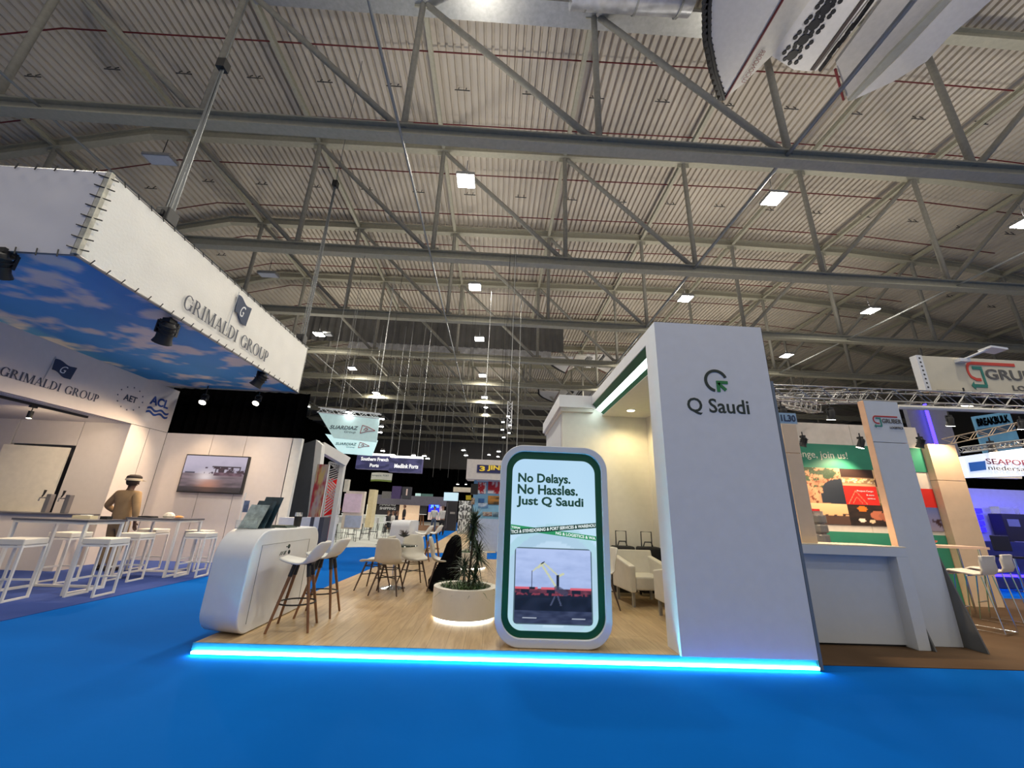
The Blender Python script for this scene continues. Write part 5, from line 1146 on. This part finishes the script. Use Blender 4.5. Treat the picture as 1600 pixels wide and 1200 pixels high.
# curved pale sign
rs=thing('curved_sign','curved white hanging sign with green lower edge below the purple signs','sign',P(595,746,Y=30)); a=P(579,752,Y=30); c=P(613,740,Y=30); b=MB(); b2=MB(); n=14
for i in range(n):
    x0=a.x+(c.x-a.x)*i/n; x1=a.x+(c.x-a.x)*(i+1)/n; f=lambda x:30-.5*math.sin(PI*(x-a.x)/(c.x-a.x)); b.prism([(x0,f(x0),a.z+.12),(x1,f(x1),a.z+.12),(x1,f(x1),c.z),(x0,f(x0),c.z)],(0,.05,0)); b2.prism([(x0,f(x0),a.z),(x1,f(x1),a.z),(x1,f(x1),a.z+.12),(x0,f(x0),a.z+.12)],(0,.05,0))
b.build('sign_cloth',mat('sign_pale',(.45,.46,.43)),rs); b2.build('green_edge',mat('olive_edge',(.12,.17,.03)),rs); text('sign_lettering','euroports  PORT',(a.x+.2,29.45,a.z+.30),1.2,.16,SGT,rs,bold=.02)
# purple signs
def pur(u,v): return mix(S(62,64,125),S(120,118,185),.4+1.0*math.sin(8*fbm(u,v,1.6,7))*.5)
PP=print_mat('purple_print',emit=.35)
def psign(px0,py0,px1,py1,Y,lab,words):
    a=P(px0,py1,Y=Y); c=P(px1,py0,Y=Y); t_=thing('purple_sign',lab,'sign',(a.x,Y,a.z)); w_=c.x-a.x; h_=c.z-a.z
    paint('sign_print',(a.x,Y-.01,a.z),w_,h_,40,14,pur,PP,t_); MB().box(a.x,c.x,Y,Y+.4,a.z,c.z).build('sign_box',mat('purple_box',(.12,.11,.28)),t_)
    MB().box(a.x,c.x,Y-.05,Y+.3,c.z+.02,c.z+.10).build('top_light_strip',mat('strip_glow',(1,1,.9),.4,emit=3),t_)
    for x_ in (a.x+.3,c.x-.3): MB().tube([(x_,Y+.2,c.z),(x_,Y+.2,12)],.010,5).build('hanging_wire',GALV,t_)
    for s_,u0,v0,uw,vh in words: text('sign_lettering',s_,(a.x+w_*u0,Y-.02,a.z+h_*v0),w_*uw,h_*vh,mat('sign_white_glow',(.9,.9,.9),.5,emit=.7),t_,bold=.03)
psign(555,713,616,732,22,'left purple hanging sign with two lines of white lettering',[('Southern French',.12,.60,.74,.26),('Ports',.38,.15,.24,.26)])
psign(607,717,660,737,21,'right purple hanging sign with one line of white lettering',[('Medlink Ports',.16,.28,.74,.30)])
# projecting block with yellow letters, photo wall and pale counter block
jn=thing('yellow_letter_sign','cream hanging sign block with yellow letters on a navy plate, left of the kiosk','sign',(0,17,3))
a=P(728,748,Y=17); c=P(728,717,Y=17); MB().box(a.x,1.5,17,18.2,a.z,c.z).build('sign_block',mat('sign_cream',(.66,.60,.54)),jn)
p1=P(745,738,Y=16.98); MB().box(p1.x,1.4,16.97,16.995,p1.z,P(745,726,Y=16.98).z).build('navy_plate',mat('plate_navy',(.02,.02,.10)),jn); YL=mat('yellow_ink',(.85,.60,.05),.5,emit=.2)
text('sign_letters','3',P(749,736,Y=16.96),.23,.21,YL,jn,bold=.04); text('sign_letters','JINHE',P(761,736,Y=16.96),1.02,.24,YL,jn,bold=.04)
for x in (-.6,.9): MB().tube([(x,17.6,c.z),(x,17.6,12)],.015,6).build('hanging_wire',GALV,jn)
ph=thing('photo_wall','light blue wall of small photographs with red fruit picture, left of the kiosk','photo wall',(-.2,17.6,0)); Y=17.6
a=P(737,812,Y=Y); c=P(745,752,Y=Y); MB().box(a.x,1.5,Y,Y+.1,0,2.75).build('wall_panel',mat('sky_panel',(.22,.45,.62)),ph)
MB().box(c.x,1.5,Y-.01,Y+.09,2.76,c.z).build('fruit_backing',WHITE,ph)
def fruit(u,v): return S(190,30,40) if fbm(u,v,3,2)>-.12 else S(225,220,215)
def ptc(px0,py0,px1,py1,fn,n=14): a=P(px0,py1,Y=Y-.03); c=P(px1,py0,Y=Y-.03); paint('photo_print',a,c.x-a.x,c.z-a.z,n,max(3,int(n*(c.z-a.z)/(c.x-a.x))),fn,PRT,ph)
g_=lambda c1,c2,s:(lambda u,v:mix(c1,c2,.5+fbm(u,v,3,s)*1.2+(v-.5)))
ptc(746,754,760,771,fruit); ptc(762,754,800,771,fruit); ptc(747,779,757,786,g_(S(50,90,130),S(60,110,170),1)); ptc(747,786,763,793,g_(S(90,130,170),S(190,200,210),2)); ptc(762,776,800,788,g_(S(60,50,30),S(220,150,60),3)); ptc(736,778,742,788,g_(S(120,90,70),S(200,180,150),4)); ptc(737,800,747,806,g_(S(80,90,95),S(170,180,180),5)); ptc(754,800,769,806,g_(S(110,70,60),S(190,180,170),6)); ptc(770,801,800,807,g_(S(50,80,100),S(150,170,180),7))
MB().prism([P(728,774,Y=Y-.03),P(736,774,Y=Y-.03),P(736,781,Y=Y-.03),P(728,781,Y=Y-.03)],(0,-.01,0)).build('yellow_square',mat('yellow_card',(.75,.55,.02)),ph)
pc=thing('pale_counter','pale blue grey counter block of the photo wall stand, left of the kiosk','counter',(-.2,16.9,0))
a=P(738,810,Y=16.9); MB().box(a.x,.30,16.9,17.5,0.0,a.z).box(.31,1.5,16.9,17.5,0.0,a.z).build('counter_panel',mat('pale_blue_panel',(.50,.56,.66),.4),pc); 
# tables and stools of white stand (far)
def far_stool():
    t_=thing('wire_bar_stool','','bar stool'); MB().box(-.2,.2,-.2,.2,.74,.78).build('seat',WHITE,t_); MB().box(-.2,.2,.17,.2,.78,1.0).build('backrest',WHITE,t_)
    b=MB(); 
    for sx in (-1,1):
        b.tube([(sx*.17,.16,.74),(sx*.21,.22,.01),(sx*.21,-.22,.01),(sx*.17,-.16,.74)],.012,5)
    b.tube([(-.2,-.2,.3),(.2,-.2,.3)],.01,5); b.tube([(-.2,.2,.3),(.2,.2,.3)],.01,5); b.build('wire_frame',mat('dark_wire',(.08,.08,.085),.4,.5),t_); return t_
f0=far_stool(); k=0
for px_,py_,a in ((516,847,20),(533,843,160),(546,846,30),(558,841,100),(569,844,200),(582,840,10),(593,842,120),(522,838,60),(575,836,0),(603,838,90)):
    p=P(px_,py_,Z=.013); o=place(f0,(p.x,p.y,.013),math.radians(a),f'white wire legged bar stool on the glossy white floor, {order[k].replace("nearest","first")} built of ten' if 0 else 'small white bar stool with dark wire legs on the glossy white floor',k==0); o['group']='distant white wire stools'; k+=1
for px_,py_,w_,lab in ((510,840,.9,'white block counter nearest on the glossy white floor'),(537,826,.6,'small white counter further back on the white floor'),(560,830,.7,'white block table in the middle of the distant stools'),(590,829,.8,'white block table right among the distant stools')):
    p=P(px_,py_,Z=.013); t_=thing('block_table',lab,'table',(p.x,p.y,.013)); MB().box(p.x-w_/2,p.x+w_/2,p.y,p.y+.5,.013,1.02).build('table_body',mat('far_white',(.62,.66,.64)),t_); MB().box(p.x-w_/2-.03,p.x+w_/2+.03,p.y-.03,p.y+.53,1.02,1.06).build('table_top',WHITE,t_)
p=P(655,804,Z=1.10); ft=thing('high_table','white topped high table on wooden legs far down, above the distant white bar stools','table',(p.x,p.y,.0))
MB().box(p.x-.6,p.x+.6,p.y-.3,p.y+.3,1.10,1.16).build('table_top',WHITE,ft)
for dx in (-.16,.16,.34): MB().tube([(p.x+dx,p.y,1.10),(p.x+dx*1.3,p.y+dx*.5,0)],.07,8).build('leg',WOODL,ft)
yb=stand('striped_shelf','small yellow and red striped display beside the lattice screen','display',[(519,786,529,789,S(230,190,40)),(519,790,529,793,S(170,40,30)),(518,794,529,797,S(230,180,30)),(517,798,528,801,S(160,40,30))],13.9,.2)
# ================================================================ PEOPLE
def skin_obj(name, pts, edges, mat_, parent, level=2, root=0):
    me=bpy.data.meshes.new(name); me.from_pydata([p[0] for p in pts],edges,[]); o=bpy.data.objects.new(name,me); COL.objects.link(o)
    s=o.modifiers.new('s','SKIN'); me.skin_vertices[0].data.foreach_get
    for i,p in enumerate(pts):
        r=p[1]; me.skin_vertices[0].data[i].radius=(r,r) if not isinstance(r,tuple) else r
        me.skin_vertices[0].data[i].use_root=(i==root)
    d=o.modifiers.new('d','SUBSURF'); d.levels=level; d.render_levels=level
    bpy.context.view_layer.update(); dg=bpy.context.evaluated_depsgraph_get()
    m2=bpy.data.meshes.new_from_object(o.evaluated_get(dg)); bpy.data.objects.remove(o)
    m2.name=name; m2.materials.clear(); m2.materials.append(mat_); m2.polygons.foreach_set('use_smooth',[True]*len(m2.polygons))
    o=bpy.data.objects.new(name,m2); COL.objects.link(o); o.parent=parent; return o
def person(lab, top, legs, hair, skinc, pose='walk', cap=None, detail=True, sc_=1.0, armR=None, armL=None, shoes=(.02,.015,.01), lv=2, jacket_len=.0):
    """faces -Y; feet at the origin; 1.75 m tall before scaling"""
    t_=thing('person',lab,'person')
    SK=mat('skin_%d'%int(skinc[0]*1000),skinc,.55); HR=mat('hair_%d'%int(hair[0]*1000),hair,.8)
    TP=mat('top_%d_%d_%d'%tuple(int(c*999) for c in top),top,.85,noise=.12,scale=6,bump=.2); LG=mat('legs_%d_%d_%d'%tuple(int(c*999) for c in legs),legs,.85,noise=.12,scale=6,bump=.2)
    V=lambda *a:Vector(a); st=.10 if pose=='stand' else .06
    dy={'walk':.22,'stand':.03}.get(pose,.03)
    hipz=.93
    if pose=='sit':
        hipz=.50; kn={1:V(.11,-.42,.50),-1:V(-.11,-.42,.50)}; an={1:V(.11,-.40,.09),-1:V(-.11,-.40,.09)}
    else:
        kn={1:V(.11,-.04-dy*.3,.50),-1:V(-.11,-.02+dy*.1,.50)}; an={1:V(.12,-dy*.8+.02,.09),-1:V(-.12,dy+.02,.09)}
    dz=hipz-.93; hip={1:V(.09,0,hipz-.02),-1:V(-.09,0,hipz-.02)}
    sh={s:V(s*.185,.01,1.42+dz) for s in (1,-1)}
    aR=armR or (V(.26,.03,1.14),V(.27,-.06,.90)); aL=armL or (V(-.26,.03,1.14),V(-.27,-.06,.90))
    el={1:aR[0]+V(0,0,dz),-1:aL[0]+V(0,0,dz)}; wr={1:aR[1]+V(0,0,dz),-1:aL[1]+V(0,0,dz)}
    pts=[(V(0,0,hipz),.12),(V(0,.01,1.10+dz),.115),(V(0,.01,1.32+dz),.13),(V(0,.015,1.45+dz),.075),(V(0,.0,1.52+dz),.052),(V(0,-.015,1.60+dz),.062),(V(0,-.02,1.67+dz),.088),(V(0,-.015,1.73+dz),.055)]
    ed=[(0,1),(1,2),(2,3),(3,4),(4,5),(5,6),(6,7)]
    def add(p,r,frm): pts.append((p,r)); ed.append((frm,len(pts)-1)); return len(pts)-1
    for s in (1,-1):
        a=add(sh[s],.058,2); a=add(el[s],.042,a); a=add(wr[s],.026,a); d=(wr[s]-el[s]).normalized()
        side=d.cross(V(0,1,0)).normalized() if abs(d.y)<.9 else V(1,0,0)
        pm=wr[s]+d*.06; a=add(pm,(.036,.018),a)
        if detail:
            fwdv=side.cross(d).normalized()
            for k in range(4):
                off=fwdv*(-.027+.018*k); L=(.075,.085,.08,.062)[k]
                b_=add(pm+d*.035+off,.010,a); b_=add(pm+d*(.035+L*.5)+off+side*.008*s,.009,b_); add(pm+d*(.035+L)+off+side*.022*s,.0075,b_)
            b_=add(pm-d*.01-fwdv*.045,.011,a); add(pm+d*.03-fwdv*.062,.009,b_)
        h=add(hip[s],.085,0); h=add(kn[s],.055,h); h=add(an[s],.038,h)
    skin_obj('body',pts,ed,SK,t_,lv)
    # face: nose, ears, eyes, mouth
    hz=1.655+dz
    b=MB(); b.prism([(-.014,-.108,hz-.035),(.014,-.108,hz-.035),(.004,-.104,hz+.02),(-.004,-.104,hz+.02)],(0,-.022,-.004))
    for s in (-1,1): b.lathe([(.004,-.03),(.016,-.015),(.018,.01),(.006,.03)],(s*.088,-.01,hz),8,.5,1)
    b.build('nose_and_ears',SK,t_,smooth=True)
    b=MB()
    for s in (-1,1): b.lathe([(.003,-.008),(.011,0),(.003,.008)],(s*.033,-.100,hz+.022),8,1,.6)
    b.build('eyes',mat('eye_dark',(.03,.02,.02),.3),t_); MB().box(-.024,.024,-.100,-.094,hz-.062,hz-.054).build('mouth',mat('lips',(.30,.10,.09)),t_)
    # hair as a shell over the back and top of the head
    b=MB(); n=16; C=V(0,-.008,hz+.02)
    rows=[]
    for j in range(7):
        th=j*PI/2.6/3; row=[]
        for k in range(n):
            a=2*PI*k/n; r=.103*math.sin(min(th,PI*.75)) ; z=.118*math.cos(min(th,PI*.75)); front=max(0,-math.sin(a)); 
            if front>.35 and z<.045: z=.045+.0*z; r=.098
            row.append(C+V(r*math.cos(a)*.95,r*math.sin(a)*1.12,z))
        rows.append(row)
    for row in rows: b.v+=row
    for j in range(len(rows)-1):
        for k in range(n): b.f.append((j*n+k,j*n+(k+1)%n,(j+1)*n+(k+1)%n,(j+1)*n+k))
    b.build('hair',HR,t_,smooth=True)
    # clothes
    r_=.020; P2=[(V(0,.005,hipz-.02+(-.06 if jacket_len else 0)),(.185,.135)),(V(0,.005,1.08+dz),(.165,.125)),(V(0,.01,1.28+dz),(.185,.14)),(V(0,.015,1.42+dz),(.15,.11)),(V(0,.01,1.49+dz),.066)]; E2=[(0,1),(1,2),(2,3),(3,4)]
    for s in (1,-1):
        i0=len(P2); P2+= [(sh[s]+V(-.01*s,0,.005),.080),(el[s],.062),(wr[s]-(wr[s]-el[s]).normalized()*.01,.045)]; E2+=[(3,i0),(i0,i0+1),(i0+1,i0+2)]
    skin_obj('jacket' if jacket_len else 'shirt',P2,E2,TP,t_,lv)
    P3=[(V(0,.0,hipz+.04),(.155,.12)),(V(0,0,hipz-.04),(.15,.12))]; E3=[(0,1)]
    for s in (1,-1):
        i0=len(P3); P3+=[(hip[s]+V(.01*s,0,-.10 if pose!='sit' else -.0)+(V(0,-.08,0) if pose=='sit' else V(0,0,0)),.100),(kn[s],.078),(an[s]+V(0,0,-.02),.066)]; E3+=[(1,i0),(i0,i0+1),(i0+1,i0+2)]
    skin_obj('trousers',P3,E3,LG,t_,lv)
    for s in (1,-1):
        a=an[s]; b=MB(); b.tube([V(a.x,a.y+.075,.040),V(a.x,a.y+.03,.052),V(a.x,a.y-.06,.045),V(a.x,a.y-.16,.032),V(a.x,a.y-.19,.026)],[.030,.044,.044,.034,.018],12); o_=b.build('shoe',mat('shoe_%d'%int(shoes[0]*999),shoes,.4),t_,smooth=True)
    if cap:
        b=MB(); b.lathe([(.112,.0),(.116,.03),(.108,.075),(.07,.105),(.01,.112)],C+V(0,.0,.02),20,.95,1.12); b.build('cap_crown',HR,t_,smooth=True)
        b=MB(); b.lathe([(.118,.0),(.121,.018),(.119,.045)],C+V(0,0,.008),20,.96,1.12)
        b.prism([C+V(.10*math.cos(math.radians(a_)),-.12+.10*math.sin(math.radians(a_)),.012) for a_ in range(180,361,15)],(0,0,.014)); b.build('cap_band',cap,t_,smooth=True)
    t_.scale=(sc_,sc_,sc_); return t_
V=Vector
man=person('man in beige jacket and dark cap with cream band, seen from behind',(.33,.225,.12),(.24,.17,.10),(.02,.012,.012),(.07,.035,.025),'stand',cap=mat('cap_cream',(.60,.52,.40),.7),sc_=1.08,
    armR=(V((.37,.0,1.18)),V((.30,-.20,1.04))),armL=(V((-.29,.05,1.15)),V((-.27,-.02,.90))),jacket_len=1,lv=2,shoes=(.03,.02,.015))
man.location=(-7.98,9.42,.008); man.rotation_euler=(0,0,math.radians(172)); man.scale=(1.20,1.12,1.08)
# distant visitors
def put(o,px_,py_,a,z=.0): p=P(px_,py_,Z=z+.001); o.location=(p.x,p.y,z); o.rotation_euler=(0,0,math.radians(a))
v1=person('visitor in white top and black coat walking down the blue aisle',(.60,.58,.56),(.012,.012,.015),(.12,.05,.03),(.35,.20,.14),'walk',detail=False,lv=1); put(v1,689,836,0)
v2=person('visitor in pale grey shirt and jeans in the aisle, left of the one in black',(.45,.46,.45),(.05,.07,.12),(.03,.02,.02),(.35,.20,.14),'walk',detail=False,lv=1); put(v2,676,831,10)
v3=person('visitor in dark clothes with orange scarf by the dark shelving',(.03,.025,.03),(.015,.015,.02),(.10,.04,.02),(.38,.22,.15),'stand',detail=False,lv=1); put(v3,708,829,60)
for i,(px_,py_,a,tp,lab) in enumerate(((603,834,80,(.015,.015,.018),'seated visitor in black at the left of the dark stand'),(611,832,-60,(.55,.52,.50),'seated visitor in pale jacket in the dark stand'),(617,832,100,(.02,.02,.03),'seated visitor in black in the middle of the dark stand'),(628,831,-80,(.012,.012,.012),'visitor in black standing at the right of the seated group'))):
    v=person(lab,tp,(.02,.02,.03),(.10,.05,.025),(.38,.22,.15),'stand' if i==3 else 'sit',detail=False,lv=1); put(v,px_,py_,a)
    if i<3:
        p=v.location; st=thing('dark_chair',lab.replace('seated visitor','dark chair under the visitor'),'chair',(p.x,p.y,0)); MB().box(p.x-.2,p.x+.2,p.y-.18,p.y+.18,.36,.40).build('seat',BLACK,st)
        for sx in (-.17,.17):
            for sy in (-.15,.15): MB().tube([(p.x+sx,p.y+sy,0),(p.x+sx,p.y+sy,.36)],.015,6).build('leg',BLACK,st)
p=P(622,826,Z=0)
small('cafe_table','small round white table among the seated visitors','table',(p.x,p.y,0),[('table_top',MB().lathe([(.35,.72),(.35,.75)],(p.x,p.y,0),18),WHITE),('pedestal',MB().tube([(p.x,p.y,0),(p.x,p.y,.72)],.03,8),CHROME)])
